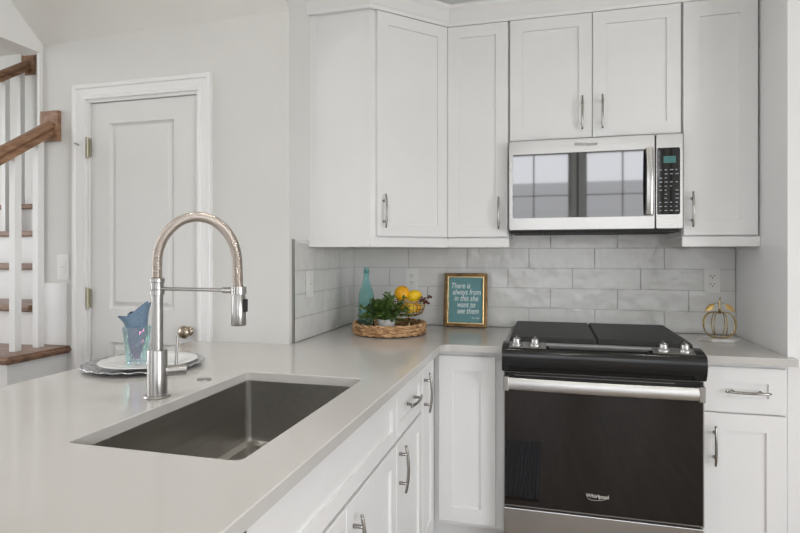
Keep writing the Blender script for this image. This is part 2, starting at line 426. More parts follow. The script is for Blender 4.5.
merge(b, t_, 0, Matrix.Translation((kx, ky, kz)) @ Matrix.Rotation(math.pi/2, 4, 'X'))
tag(obj('door_knob', b, 'knobm', door, smooth=True), 'round satin nickel knob')
for z in (1.826, 1.096, .30):
    b = B(); cyl(b, (dx0-.004, -D-.006, z-.05), (dx0-.004, -D-.006, z+.05), .0075, 10)
    box(b, dx0-.012, dx0+.010, -D-.004, -D+.004, z-.045, z+.045)
    obj('hinge', b, 'brass', door)
# casing (jamb, stepped moulding) round the door
b = B()
def casing(b, x0, x1, zt):
    # profile across: inner edge to outer edge, (distance out from opening, thickness)
    pr = [(0, .0), (0, .012), (.012, .014), (.018, .010), (.048, .016), (.053, .022), (.068, .022), (.072, .018), (.072, 0)]
    for sgn, xe in ((-1, x0), (1, x1)):
        lo = [b.verts.new((xe+sgn*d_, -D-t, 0)) for d_, t in pr]; hi = [b.verts.new((xe+sgn*d_, -D-t, zt+d_)) for d_, t in pr]
        for i in range(len(pr)-1): b.faces.new((lo[i], lo[i+1], hi[i+1], hi[i]))
    lo = [b.verts.new((x0-d_, -D-t, zt+d_)) for d_, t in pr]; hi = [b.verts.new((x1+d_, -D-t, zt+d_)) for d_, t in pr]
    for i in range(len(pr)-1): b.faces.new((lo[i], lo[i+1], hi[i+1], hi[i]))
casing(b, dx0-.014, dx1+.014, dzt+.014)
box(b, dx0-.014, dx0, -D-.0, -D+.12, 0, dzt); box(b, dx1, dx1+.014, -D-.0, -D+.12, 0, dzt); box(b, dx0-.014, dx1+.014, -D, -D+.12, dzt, dzt+.014)
struct('trim_1', b, 'trim')
b = B()
for sgn in (0,):
    cyl(b, (dx0-.050, -D-.012, 1.84), (dx0-.050, -D-.030, 1.842), .004, 8); cyl(b, (dx0-.056, -D-.030, 1.845), (dx0-.030, -D-.034, 1.836), .0045, 8)
tag(obj('coat_hook', b, 'nickel'), 'tiny grey metal hook on the left casing of the panel door', 'hook')

# ------------------------------------------------------------------ stairs
RISE, RUN = .198, .272
t = thing('staircase', (-1.9, -1.17, 0), 'oak stair flight with white risers at the far left', 'staircase')
for k in range(-4, 5):
    zt = .86+RISE*k
    yn = -1.16 if k == 0 else (-.88+RUN*(k-1) if k > 0 else -1.16+RUN*k)
    yb = -.88+RUN*k if k >= 0 else -1.16+RUN*(k+1)
    xr = XS-.022 if k > 0 else -1.165
    if k == 0:
        b = B(); prism(b, [(-2.6, yn), (xr, yn), (xr, -D-.001), (XS-.03, -D-.001), (XS-.03, -D+.03), (-2.6, -D+.03)], zt-.034, zt)
        bmesh.ops.recalc_face_normals(b, faces=b.faces)
        bmesh.ops.bevel(b, geom=[e for e in b.edges if all(v.co.x > -1.2 or v.co.y < -1.1 for v in e.verts) and abs(e.verts[0].co.z-e.verts[1].co.z) < 1e-4], offset=.012, segments=3, affect='EDGES')
        obj('tread', b, 'woodx', t)
    else:
        b = B(); box(b, -2.6, xr, yn, min(yb+.03, .068), zt-.034, zt, bev=.008); obj('tread', b, 'woodx', t)
    b = B(); box(b, -2.58, (xr if k > 0 else xr-.0505), yn+.028, yn+.045, zt-RISE-.0, zt-.034); 
    if k <= 0: box(b, xr-.05, xr-.03, yn+.028, (-D-.001 if k == 0 else yb+.03), 0, zt-.034)
    tag(obj('riser', b, 'trim', t), 'white painted riser')
# lower rail and balusters (right side), upper rail (left side of the flight)
def rail(name, x, y0, z0, y1, z1, label, lab_ros, ros_y, ros_z, hang):
    t = thing(name, (x, y1, z1), label, 'handrail')
    b = B()
    prof = [(-.030, -.030), (.030, -.030), (.030, -.012), (.022, -.004), (.033, .010), (.028, .026), (.014, .034), (-.014, .034), (-.028, .026), (-.033, .010), (-.022, -.004), (-.030, -.012)]
    pts = [(y0, z0), (y1, z1)]
    rings = [[b.verts.new((x+px, yy, zz+pz*1.15)) for px, pz in prof] for yy, zz in pts]
    n = len(prof)
    for i in range(n): b.faces.new((rings[0][i], rings[0][(i+1) % n], rings[1][(i+1) % n], rings[1][i]))
    for r_ in rings: b.faces.new(r_)
    obj('rail', b, 'wood', t)
    b = B(); box(b, x-.055, x+.055, ros_y-.022, ros_y, ros_z-.075, ros_z+.075, bev=.004); tag(obj('rosette', b, 'wood', t), 'square wooden wall block')
    return t
SL = .70
rail('stair_handrail', -1.283, -2.4, 1.925-SL*(2.4-.845), -.845, 1.925, 'brown oak handrail nearest the panel door', '', -D-.0005, 1.941, None)
XL = -2.455
rail('stair_handrail', XL, -1.6, 2.64-SL*1.65, .048, 2.64, 'upper oak handrail against the far stairwell wall', '', .0695, 2.652, None)
def baluster(x, y, z0, z1, label, group):
    b = B(); s = .0165
    r0 = [b.verts.new((x+a, y+c, z0)) for a, c in ((-s, -s), (s, -s), (s, s), (-s, s))]
    r1 = [b.verts.new((x+a, y+c, z1+SL*c)) for a, c in ((-s, -s), (s, -s), (s, s), (-s, s))]
    b.faces.new(r0); b.faces.new(r1)
    for i in range(4): b.faces.new((r0[i], r0[(i+1) % 4], r1[(i+1) % 4], r1[i]))
    bmesh.ops.recalc_face_normals(b, faces=b.faces)
    return tag(obj('stair_baluster', b, 'trim'), label, 'baluster', group)
for i, y in enumerate((-.902, -1.02)):
    zr = 1.925+SL*(y+.845)-.036
    baluster(-1.283, y, .861, zr, ['white square baluster nearest the wall under the lower handrail', 'white square baluster at the left frame edge under the lower handrail'][i], 'balusters under the lower handrail')
for i, y in enumerate((.0, -.11, -.22)):
    zr = 2.64+SL*(y-.048)-.036
    k = min(4, max(1, int((y+.88)/RUN)+1))
    baluster(XL, y, .86+RISE*k+.001, zr, 'slim white baluster under the upper handrail, %s' % ['closest to its wall block', 'second from its wall block', 'third from its wall block'][i], 'balusters under the upper handrail')
# skirt board + baseboards
b = B(); box(b, XS+.002, -1.196, -D-.012, -D, .861, 1.165, bev=.002); box(b, -.378+0, -.001, -D-.012, -D, 0, .13); struct('baseboard_door_wall', b, 'trim')
# switch plate on the door wall
def plate(name, fr, a0, a1, b0, b1, label, cat, kind):
    t = thing(name, fr((a0+a1)/2, b0), label, cat)
    b = B(); fbox(b, fr, a0, a1, b0, b1, .0, .006, .002); obj('cover_plate', b, 'white', t)
    am, bm_ = (a0+a1)/2, (b0+b1)/2
    if kind == 'outlet':
        for s in (-1, 1):
            b = B(); fbox(b, fr, am-.017, am+.017, bm_+s*.020-.015, bm_+s*.020+.015, .005, .008, .001); rc = obj('receptacle', b, 'white', t)
            b = B(); z = bm_+s*.020
            fbox(b, fr, am-.0085, am-.006, z-.001, z+.008, .0075, .0084); fbox(b, fr, am+.006, am+.0085, z, z+.008, .0075, .0084); fbox(b, fr, am-.0025, am+.0025, z-.010, z-.005, .0075, .0084)
            obj('slot', b, 'slot', rc)
    else:
        n = kind
        for i in range(n):
            c = am+(i-(n-1)/2)*.046
            b = B(); fbox(b, fr, c-.016, c+.016, bm_-.033, bm_+.033, .005, .0085, .0015); sw = obj('switch_rocker', b, 'white', t)
            b = B(); fbox(b, fr, c-.0145, c+.0145, bm_-.001, bm_+.001, .0086, .0089); obj('switch_seam', b, 'print', sw)
    return t
plate('light_switch', FY(-D), -1.252, -1.180, 1.184, 1.308, 'white wall switch plate beside the stairs', 'switch', 1)

# ================================================================== KITCHEN
ZC = .914
# end panel
b = B(); box(b, 1.985, 2.029, -.60, -.001, 0, 2.739, bev=.001); tag(obj('end_panel', b, 'cab'), 'tall white end panel at the right of the range wall', 'panel')
# backsplash tiles (one mesh per wall: the pattern stays in it)
def tiles(frm, u0, u1, rows, length, offs, name):
    b = B(); g = .0016
    for k, (z0, z1) in enumerate(rows):
        off = offs[k % len(offs)]
        x = math.floor((u0-off)/length)*length+off
        while x < u1:
            a0, a1 = max(x, u0)+g, min(x+length, u1)-g
            if a1-a0 > .006:
                t_ = bmesh.new(); bmesh.ops.create_cube(t_, size=1)
                for v in t_.verts: v.co = Vector((v.co.x*(a1-a0), v.co.y*(z1-z0-2*g), v.co.z*.007))
                top = [f for f in t_.faces if f.normal.z > .9]
                bmesh.ops.bevel(t_, geom=[e for f in top for e in f.edges], offset=.0018, segments=2, affect='EDGES')
                tx, ty = R.uniform(-.006, .006), R.uniform(-.008, .008)
                for v in t_.verts:
                    c = v.co.z+.0035+(v.co.x*tx+v.co.y*ty if v.co.z > 0 else 0)
                    v.co = frm((a0+a1)/2+v.co.x, (z0+z1)/2+v.co.y, .002+c)
                merge(b, t_)
            x += length
    nf = len(b.faces); fbox(b, frm, u0, u1, rows[0][0], rows[-1][1], 0, .0035); b.faces.ensure_lookup_table()
    for f in b.faces[nf:]: f.material_index = 1
    return b
ROW = [(.9155, 1.0225), (1.0225, 1.1285), (1.1285, 1.2345), (1.2345, 1.3405)]
b = tiles(FY(0), .002, 1.983, ROW+[(1.3405, 1.445)], .3325, [.0, .111, .222, .3325, .111], '')
bs = struct('backsplash_back', b, ['tile', 'grout'])
b = tiles(Fr((0, 0, 0), (0, -1, 0), (1, 0, 0)), .010, .786, ROW, .3325, [.24, .13, .02, .24], '')
fl = Fr((0, 0, 0), (0, -1, 0), (1, 0, 0))
for a0, a1 in ((.612, .786),):
    fbox(b, fl, a0+.001, a1-.001, 1.3415, 1.352, .0, .009, .002); fbox(b, fl, a0+.001, a1-.001, 1.3535, 1.374, .0, .011, .003)
struct('backsplash_left', b, ['tile', 'grout'])
for o_ in ('backsplash_back', 'backsplash_left'): pass
b = B(); fbox(b, fl, .787, .795, .9155, 1.376, .0, .011); struct('trim_2', b, 'nickel')
plate('electrical_outlet', FY(-.0095), 1.843, 1.915, 1.118, 1.240, 'white electrical outlet above the gold pumpkin', 'outlet', 'outlet')
plate('electrical_outlet', FY(-.0095), .318, .390, 1.108, 1.230, 'white electrical outlet behind the fruit basket', 'outlet', 'outlet')
plate('light_switch', Fr((.0095, 0, 0), (0, -1, 0), (1, 0, 0)), .596, .668, 1.108, 1.232, 'white switch plate on the tiled side wall left of the bottle', 'switch', 1)

# ------------------------------------------------------------------ upper cabinets
ZB, ZT = 1.387, 2.438
def carcass(b, x0, x1, y0, y1, z0, z1): box(b, x0, x1, y0, y1, z0, z1, bev=.001)
def light_rail(parent, path):
    b = B(); sweep(b, path, [(0, ZB-.044), (.004, ZB-.044), (.006, ZB-.036), (.006, ZB-.002), (0, ZB-.002), (-.016, ZB-.002), (-.016, ZB-.044)])
    obj('light_rail', b, 'cab', parent)
# diagonal corner cabinet
t = thing('wall_cabinet', (.2, -.2, ZB), 'white diagonal corner wall cabinet above the wicker tray', 'cabinet')
b = B(); prism(b, [(.001, -.001), (.608, -.001), (.608, -.303), (.303, -.608), (.001, -.608)], ZB-.002, ZT); obj('body', b, 'cab', t)
b = B(); box(b, .001, .036, -.6115, -.608, ZB, ZT); box(b, .285, .303, -.6115, -.608, ZB, ZT); obj('side_stile', b, 'cab', t)
q = .7071
DL = math.hypot(.305, .305)
frd = Fr((.303, -.608, 0), (q, q, 0), (q, -q, 0))
b = shaker(frd, .028, DL-.012, ZB+.006, ZT-.004); dr = obj('door', b, 'cab', t)
tag(obj('handle', pull(frd, .060, 1.508), 'nickel', dr, smooth=True), 'arched nickel pull')
b = B(); sweep(b, [(.001, -.608), (.303, -.608), (.608, -.303), (.608, -.303)][:3], [(0, ZB-.044), (.022, ZB-.044), (.022, ZB-.001), (0, ZB-.001)]); obj('light_rail', b, 'cab', t)
# narrow door cabinet
t = thing('wall_cabinet', (.76, -.15, ZB), 'narrow white wall cabinet left of the microwave', 'cabinet')
b = B(); box(b, .610, .912, -.304, -.001, ZB-.002, ZT, bev=.001); obj('body', b, 'cab', t)
fr3 = FY(-.305)
b = shaker(fr3, .613, .908, ZB+.006, ZT-.004); dr = obj('door', b, 'cab', t); tag(obj('handle', pull(fr3, .865, 1.508), 'nickel', dr, smooth=True), 'arched nickel pull')
b = B(); box(b, .612, .914, -.327, -.305, ZB-.044, ZB-.001, bev=.001); obj('light_rail', b, 'cab', t)
# above the microwave
t = thing('wall_cabinet', (1.295, -.15, 1.85), 'white two door wall cabinet above the microwave', 'cabinet')
b = B(); box(b, .914, 1.676, -.304, -.001, 1.846, ZT, bev=.001); obj('body', b, 'cab', t)
for a0, a1, hx in ((.919, 1.2935, 1.250), (1.2965, 1.671, 1.338)):
    b = shaker(fr3, a0, a1, 1.853, ZT-.004, st=.058); dr = obj('door', b, 'cab', t); tag(obj('handle', pull(fr3, hx, 1.966), 'nickel', dr, smooth=True), 'arched nickel pull')
# right cabinet
t = thing('wall_cabinet', (1.83, -.15, ZB), 'tall white wall cabinet right of the microwave', 'cabinet')
b = B(); box(b, 1.678, 1.984, -.304, -.001, ZB-.002, ZT, bev=.001); obj('body', b, 'cab', t)
b = shaker(fr3, 1.681, 1.976, ZB+.006, ZT-.004, st=.068); dr = obj('door', b, 'cab', t); tag(obj('handle', pull(fr3, 1.716, 1.508), 'nickel', dr, smooth=True), 'arched nickel pull')
b = B(); box(b, 1.676, 1.984, -.327, -.305, ZB-.044, ZB-.001, bev=.001); obj('light_rail', b, 'cab', t)
# crown moulding and frieze along all the wall cabinets
b = B()
sweep(b, [(.001, -.8225), (.001, -.8225+.18), (.001, -.6125), (.303, -.6125), (.6085, -.307), (1.984, -.307)][2:], [(0, ZT-.002), (.020, ZT-.002), (.024, ZT+.012), (.030, ZT+.02), (.050, ZT+.058), (.062, ZT+.072), (.064, ZT+.088), (0, ZT+.088)])
struct('trim_3', b, 'cab')
b = B(); sweep(b, [(-.014, -.8370), (.0005, -.8370), (.0005, -.60)], [(0, 2.34), (.003, 2.34), (.010, 2.372), (.014, 2.38), (.022, 2.43), (0, 2.43)]); b.free()
# painted wall strip between tile trim and cabinets is the alcove wall itself

# ------------------------------------------------------------------ base cabinets
ZK, ZF = .11, .884
def toe(b, x0, x1, y0, y1): box(b, x0, x1, y0, y1, 0, ZK)
# corner base (blind corner) facing the camera
t = thing('base_cabinet', (.75, -.3, 0), 'white single door base cabinet left of the range', 'cabinet')
b = B(); box(b, .603, .910, -.600, -.001, ZK, ZF-.001, bev=.001); box(b, .603, .910, -.535, -.001, 0, ZK); box(b, .536, .603, -.535, -.50, 0, ZF-.002); obj('body', b, 'cab', t)
frb = FY(-.600)
b = shaker(frb, .626, .876, .130, .862, st=.064); obj('door', b, 'cab', t)
# peninsula cabinets facing +x (front at x=.60): u runs towards the camera (-y)
frp = Fr((.60, 0, 0), (0, -1, 0), (1, 0, 0))
def pcab(y0, y1, label, name='base_cabinet'):
    t = thing(name, (.3, -(y0+y1)/2, 0), label, 'cabinet')
    b = B(); box(b, .002, .600, -y1+.001, -y0-.001, ZK, ZF-.001, bev=.001) if y1 < 1.25 or y0 > 2.2 else None
    if not (y1 < 1.25 or y0 > 2.2):      # the sink sits in it: sides, back, bottom, front rails
        box(b, .002, .6, -y0-.019, -y0-.001, ZK, ZF-.001); box(b, .002, .6, -y1+.001, -y1+.019, ZK, ZF-.001)
        box(b, .002, .02, -y1+.019, -y0-.019, ZK, ZF-.001); box(b, .02, .6, -y1+.019, -y0-.019, ZK, ZK+.018)
        box(b, .582, .6, -y1+.019, -y0-.019, ZF-.03, ZF-.001); box(b, .582, .6, -y1+.019, -y0-.019, .685, .705)
    box(b, .05, .535, -y1+.001, (-.536 if y0 < .7 else -y0-.001), 0, ZK)
    obj('body', b, 'cab', t)
    return t
t = pcab(.604, .917, 'narrow white base cabinet in the inner corner of the counter')
b = shaker(frp, .695, .912, .130, .862, st=.057); dr = obj('door', b, 'cab', t); tag(obj('handle', pull(frp, .885, .76), 'nickel', dr, smooth=True), 'arched nickel pull')
t = pcab(.917, 1.298, 'white base cabinet with one drawer beside the sink cabinet')
b = shaker(frp, .920, 1.295, .702, .862, st=.045); dr = obj('drawer', b, 'cab', t); tag(obj('handle', pull(frp, 1.107, .785, False), 'nickel', dr, smooth=True), 'arched nickel pull')
b = shaker(frp, .920, 1.295, .130, .690); dr = obj('door', b, 'cab', t); tag(obj('handle', pull(frp, 1.262, .60), 'nickel', dr, smooth=True), 'arched nickel pull')
t = pcab(1.298, 2.212, 'wide white sink base cabinet under the peninsula counter')
b = shaker(frp, 1.301, 2.209, .702, .862, st=.045); tag(obj('false_front', b, 'cab', t), 'white shaker panel without a handle')
b = shaker(frp, 1.301, 1.7535, .130, .690); dr = obj('door', b, 'cab', t); tag(obj('handle', pull(frp, 1.705, .575), 'nickel', dr, smooth=True), 'arched nickel pull')
b = shaker(frp, 1.7565, 2.209, .130, .690); dr = obj('door', b, 'cab', t); tag(obj('handle', pull(frp, 1.800, .575), 'nickel', dr, smooth=True), 'arched nickel pull')
# dishwasher
t = thing('dishwasher', (.3, -2.52, 0), 'dark dishwasher edge under the counter past the sink cabinet', 'dishwasher')
b = B(); box(b, .03, .585, -2.80, -2.222, .09, .875); obj('body', b, 'darkgap', t)
b = B(); box(b, .587, .622, -2.815, -2.217, .12, .79, bev=.004); obj('door', b, 'steel', t)
b = B(); box(b, .587, .625, -2.815, -2.217, .795, .868, bev=.004); obj('control_panel', b, 'black', t)
b = B(); cyl(b, (.655, -2.77, .775), (.655, -2.26, .775), .009, 14); cyl(b, (.62, -2.74, .775), (.655, -2.74, .775), .007, 10); cyl(b, (.62, -2.29, .775), (.655, -2.29, .775), .007, 10); obj('handle', b, 'steelv', t)
b = B(); box(b, .05, .535, -2.79, -2.23, 0, .09); obj('toe_kick', b, 'darkgap', t)
# peninsula end and back panels
b = B(); box(b, .002, .60, -2.842, -2.818, 0, ZF-.001); box(b, -.017, .001, -2.842, -D-.014, 0, ZF-.001); tag(obj('peninsula_panel', b, 'cab'), 'white back panel of the peninsula under the counter overhang', 'panel')
# right base cabinet
t = thing('base_cabinet', (1.83, -.3, 0), 'white base cabinet with one drawer right of the range', 'cabinet')
b = B(); box(b, 1.682, 1.984, -.600, -.001, ZK, ZF-.001, bev=.001); box(b, 1.682, 1.984, -.535, -.001, 0, ZK); obj('body', b, 'cab', t)
b = shaker(frb, 1.688, 1.975, .692, .868, st=.060); dr = obj('drawer', b, 'cab', t); tag(obj('handle', pull(frb, 1.838, .776, False), 'nickel', dr, smooth=True), 'arched nickel pull')
b = shaker(frb, 1.688, 1.975, .130, .686, st=.067); dr = obj('door', b, 'cab', t); tag(obj('handle', pull(frb, 1.726, .562), 'nickel', dr, smooth=True), 'arched nickel pull')

# ------------------------------------------------------------------ countertop with sink cut-out
SX0, SX1, SY0, SY1 = .118, .527, -2.078, -1.362
def arc(cx, cy, r, a0, a1, n=8): return [(cx+r*math.cos(math.radians(a0+(a1-a0)*i/n)), cy+r*math.sin(math.radians(a0+(a1-a0)*i/n))) for i in range(n+1)]
ri = .045
outer = [(-.477, -D-.0005), (.0005, -D-.0005), (.0005, -.0005), (.910, -.0005), (.910, -.648)]
outer += arc(.648+ri, -.648-ri, ri, 90, 180)
outer += arc(.648-.02, -2.86+.02, .02, 0, -90) + arc(-.477+.02, -2.86+.02, .02, -90, -180)
rs_ = .018
hole = arc(SX0+rs_, SY1-rs_, rs_, 180, 90, 6)+arc(SX1-rs_, SY1-rs_, rs_, 90, 0, 6)+arc(SX1-rs_, SY0+rs_, rs_, 0, -90, 6)+arc(SX0+rs_, SY0+rs_, rs_, -90, -180, 6)
def slab(outer, holes, z0, z1, ch=.0025):
    b = B()
    def ring(poly, z, ins=0):
        n = len(poly); out = []
        for i in range(n):
            p = Vector(poly[i]); d0 = (p-Vector(poly[i-1])); d1 = (Vector(poly[(i+1) % n])-p)
            d0 = d0.normalized() if d0.length > 1e-9 else d1.normalized(); d1 = d1.normalized() if d1.length > 1e-9 else d0
            nn = Vector((-d0.y-d1.y, d0.x+d1.x)); nn = nn.normalized() if nn.length > 1e-9 else Vector((0, 0))
            out.append(b.verts.new((p.x-nn.x*ins, p.y-nn.y*ins, z)))
        return out
    for sgn_face in (0, 1):
        pass
    area2 = sum(outer[i-1][0]*outer[i][1]-outer[i][0]*outer[i-1][1] for i in range(len(outer)))
    s_out = -1 if area2 > 0 else 1
    loops = []
    for k, poly in enumerate([outer]+holes):
        ar = sum(poly[i-1][0]*poly[i][1]-poly[i][0]*poly[i-1][1] for i in range(len(poly)))
        s = (-1 if ar > 0 else 1)*(1 if k == 0 else -1)
        r0 = ring(poly, z0); r1 = ring(poly, z1-ch); r2 = ring(poly, z1, s*ch)
        n = len(poly)
        for p, q_ in ((r0, r1), (r1, r2)):
            for i in range(n): b.faces.new((p[i], p[(i+1) % n], q_[(i+1) % n], q_[i]))
        loops.append((r0, r2))
    for j in (0, 1):
        es = []
        for lp in loops:
            r_ = lp[j]; n = len(r_)
            for i in range(n):
                e = b.edges.get((r_[i], r_[(i+1) % n])); es.append(e)
        bmesh.ops.triangle_fill(b, edges=es, use_beauty=True)
    return b
o = obj('countertop', slab(outer, [hole], .885, ZC), 'quartz'); tag(o, 'pale grey quartz countertop with the sink cut into its peninsula', 'countertop')
b = slab([(1.679, -.0005), (1.984, -.0005), (1.984, -.601), (2.004, -.601), (2.004, -.648), (1.679, -.648)], [], .885, ZC)
tag(obj('countertop', b, 'quartz'), 'short pale quartz countertop right of the range under the gold pumpkin', 'countertop')

# sink
t = thing('kitchen_sink', (.32, -1.72, .67), 'undermount stainless steel sink in the peninsula counter', 'sink')
b = B()
def rrect(x0, x1, y0, y1, r, z, n=5):
    p = arc(x1-r, y1-r, r, 0, 90, n)+arc(x0+r, y1-r, r, 90, 180, n)+arc(x0+r, y0+r, r, 180, 270, n)+arc(x1-r, y0+r, r, 270, 360, n)
    return [b.verts.new((x, y, z)) for x, y in p]
e = .004
rings = [rrect(SX0-.02, SX1+.02, SY0-.02, SY1+.02, .03, .8845), rrect(SX0-e, SX1+e, SY0-e, SY1+e, .020, .8845), rrect(SX0-e, SX1+e, SY0-e, SY1+e, .020, .70),
         rrect(SX0, SX1, SY0, SY1, .022, .684), rrect(SX0+.014, SX1-.014, SY0+.014, SY1-.014, .02, .672), rrect(.27, .37, -1.60, -1.50, .049, .668)]
for p, q_ in zip(rings, rings[1:]):
    for i in range(len(p)): b.faces.new((p[i], p[(i+1) % len(p)], q_[(i+1) % len(p)], q_[i]))
# outer skin so that the basin has thickness
ro = [rrect(SX0-.02, SX1+.02, SY0-.02, SY1+.02, .03, .8830), rrect(SX0-.009, SX1+.009, SY0-.009, SY1+.009, .024, .8820), rrect(SX0-.009, SX1+.009, SY0-.009, SY1+.009, .024, .69), rrect(SX0+.01, SX1-.01, SY0+.01, SY1-.01, .02, .664), rrect(.27, .37, -1.60, -1.50, .049, .660)]
for p, q_ in zip([rings[0]]+ro, ro):
    for i in range(len(p)): b.faces.new((p[i], p[(i+1) % len(p)], q_[(i+1) % len(p)], q_[i]))
obj('basin', b, 'sink', t, angle=35)
b = B(); lathe(b, [(.0, .660), (.030, .660), (.040, .668), (.050, .6705), (.056, .671), (.057, .667), (.045, .655), (0, .655)], .32, -1.55, 32)
dn = obj('drain', b, 'chrome', t, smooth=True)

# faucet
FX, FY0 = .052, -1.72
t = thing('kitchen_faucet', (FX, FY0, ZC), 'brushed steel spring pull-down faucet behind the sink', 'faucet')
b = B(); lathe(b, [(0, ZC), (.034, ZC), (.035, ZC+.003), (.033, ZC+.007), (.0262, ZC+.008), (.0262, ZC+.128), (.0250, ZC+.131), (0, ZC+.131)], FX, FY0, 36); obj('base', b, 'steelv', t, angle=40)
b = B(); lathe(b, [(.0155, ZC+.130), (.0150, 1.226), (0, 1.226)], FX, FY0, 28); obj('column', b, 'steelv', t, angle=40)
b = B(); lathe(b, [(.0150, 1.195), (.019, 1.196), (.019, 1.209), (.0165, 1.211), (.0165, 1.229), (.019, 1.231), (.019, 1.241), (.015, 1.243), (.0, 1.243)], FX, FY0, 28); obj('collar', b, 'steelv', t, angle=40)
# arc of hose: spring coils around
HX = .300
rc = (HX-FX)/2; zc_ = 1.285
path = []
for i in range(8): path.append((FX, FY0, 1.24+(zc_-1.24)*i/8))
for i in range(41):
    a = math.pi-math.pi*i/40
    path.append((FX+rc+rc*math.cos(a), FY0, zc_+rc*math.sin(a)))
for i in range(1, 8): path.append((HX+.003*i/7, FY0, zc_-(zc_-1.215)*i/7))
b = B(); tube(b, path, .0095, 12); obj('hose', b, 'darkgap', t, smooth=True)
# coil
L_ = [0]
for a_, c_ in zip(path, path[1:]): L_.append(L_[-1]+(Vector(c_)-Vector(a_)).length)
turns = 118; per = 10; pts = []
def at_(s):
    s = min(max(s, 0), L_[-1]-1e-6); k = 0
    while L_[k+1] < s: k += 1
    f_ = (s-L_[k])/(L_[k+1]-L_[k]); p = Vector(path[k]).lerp(Vector(path[k+1]), f_); d_ = (Vector(path[k+1])-Vector(path[k])).normalized()
    return p, d_
for i in range(turns*per+1):
    p, d_ = at_(L_[-1]*i/(turns*per)); u = Vector((0, 1, 0)); v_ = d_.cross(u); a = 2*math.pi*i/per
    pts.append(p+(u*math.cos(a)+v_*math.sin(a))*.0118)
b = B(); tube(b, pts, .0024, 5); tag(obj('spring', b, 'hose', t, smooth=True), 'tightly coiled steel spring')
b = B(); lathe(b, [(0, 1.222), (.0165, 1.222), (.0165, 1.197), (.0175, 1.195), (.0185, 1.150), (.0195, 1.122), (.0180, 1.1195), (0, 1.1195)], HX+.004, FY0, 30); hd = obj('spray_head', b, 'steelv', t, angle=40)
b = B(); box(b, HX+.020, HX+.0285, FY0-.007, FY0+.007, 1.155, 1.190, bev=.003); tag(obj('spray_button', b, 'darkgap', hd), 'black rubber button')
b = B(); cyl(b, (FX+.015, FY0, 1.213), (HX-.028, FY0, 1.212), .0052, 14); cyl(b, (HX-.042, FY0, 1.212), (HX-.012, FY0, 1.212), .0085, 16)
lathe(b, [(.0170, 1.203), (.0200, 1.203), (.0200, 1.222), (.0170, 1.222), (.0170, 1.203)], HX+.004, FY0, 24); obj('support_arm', b, 'steel', t, angle=40)
hd_ = Vector((.80, .60, 0)).normalized()
p0 = Vector((FX, FY0, .985)); 
b = B(); cyl(b, p0+hd_*.022, p0+hd_*.058, .0150, 24); cyl(b, p0+hd_*.060, p0+hd_*.075, .0150, 24); cyl(b, p0+hd_*.056, p0+hd_*.062, .0138, 24); hv = obj('valve', b, 'steelv', t, angle=40)
b = B(); cyl(b, p0+hd_*.048+Vector((0, 0, .012)), p0+hd_*.052+Vector((0, 0, .095)), .0042, 12, .0036); obj('lever', b, 'steelv', hv, angle=40)
b = B(); lathe(b, [(0, ZC+.0065), (.012, ZC+.0065), (.017, ZC+.0060), (.0215, ZC+.003), (.0215, ZC), (0, ZC)], .053, -1.508, 28)
tag(obj('disposal_button', b, 'steelv', angle=40), 'small round steel button on the counter behind the sink', 'button')

# ------------------------------------------------------------------ range
RX0, RX1 = .9165, 1.6735
t = thing('kitchen_range', (1.295, -.35, 0), 'black and stainless slide-in electric range between base cabinets', 'oven')
b = B(); box(b, RX0, RX1, -.655, -.02, .03, .905); box(b, RX0+.02, RX1-.02, -.60, -.04, 0, .03); tag(obj('body', b, 'steel', t), 'stainless body')
b = B(); box(b, RX0-.003, RX1+.003, -.625, -.013, .9165, .924, bev=.002); box(b, RX0, RX1, -.64, -.03, .905, .9165); tag(obj('cooktop', b, 'black', t), 'black glass cooktop')
for a0, a1 in ((.931, 1.2925), (1.2975, 1.659)):
    b = B()
    v0 = [(a0, -.600), (a1, -.600), (a1, -.035), (a0, -.035)]
    bt = [b.verts.new((x, y, .925)) for x, y in v0]; tp = [b.verts.new((x+(.006 if x == a0 and a0 < 1 else (-.006 if x == a1 and a1 > 1.5 else 0)), y+(.010 if y < -.3 else 0), .952 if y < -.3 else .955)) for x, y in v0]
    b.faces.new(bt); b.faces.new(tp)
    for i in range(4): b.faces.new((bt[i], bt[(i+1) % 4], tp[(i+1) % 4], tp[i]))
    bmesh.ops.recalc_face_normals(b, faces=b.faces); bmesh.ops.bevel(b, geom=list(b.edges), offset=.004, segments=2, affect='EDGES')
    tag(obj('stove_cover', b, 'iron'), 'flat black cover over the %s half of the range top' % ('left' if a0 < 1 else 'right'), 'stove cover', 'flat black covers on the range top')
# console: sloped steel plate, then rounded black fascia
prof = [(-.600, .9245), (-.600, .9345), (-.625, .9345), (-.700, .9215), (-.708, .916), (-.716, .900), (-.718, .878), (-.712, .850), (-.700, .827), (-.694, .822), (-.655, .822), (-.655, .906), (-.63, .9245)]
b = B(); extrude_x(b, prof, RX0-.006, RX1+.006); bmesh.ops.recalc_face_normals(b, faces=b.faces)
con = tag(obj('control_console', b, 'black', t, angle=50), 'glossy black rounded console')
nrm = Vector((0, -.013, .075)).normalized()
def onc(x, y, c=0):
    z = .9345+(y+.625)/(-.075)*(-.013)
    return Vector((x, y, z))+nrm*c
def cbox(b, x0, x1, y0, y1, c0, c1):
    vs = [b.verts.new(onc(x, y, c)) for c in (c0, c1) for x, y in ((x0, y0), (x1, y0), (x1, y1), (x0, y1))]
    for q_ in ((0, 1, 2, 3), (4, 5, 6, 7), (0, 1, 5, 4), (1, 2, 6, 5), (2, 3, 7, 6), (3, 0, 4, 7)): b.faces.new([vs[i] for i in q_])
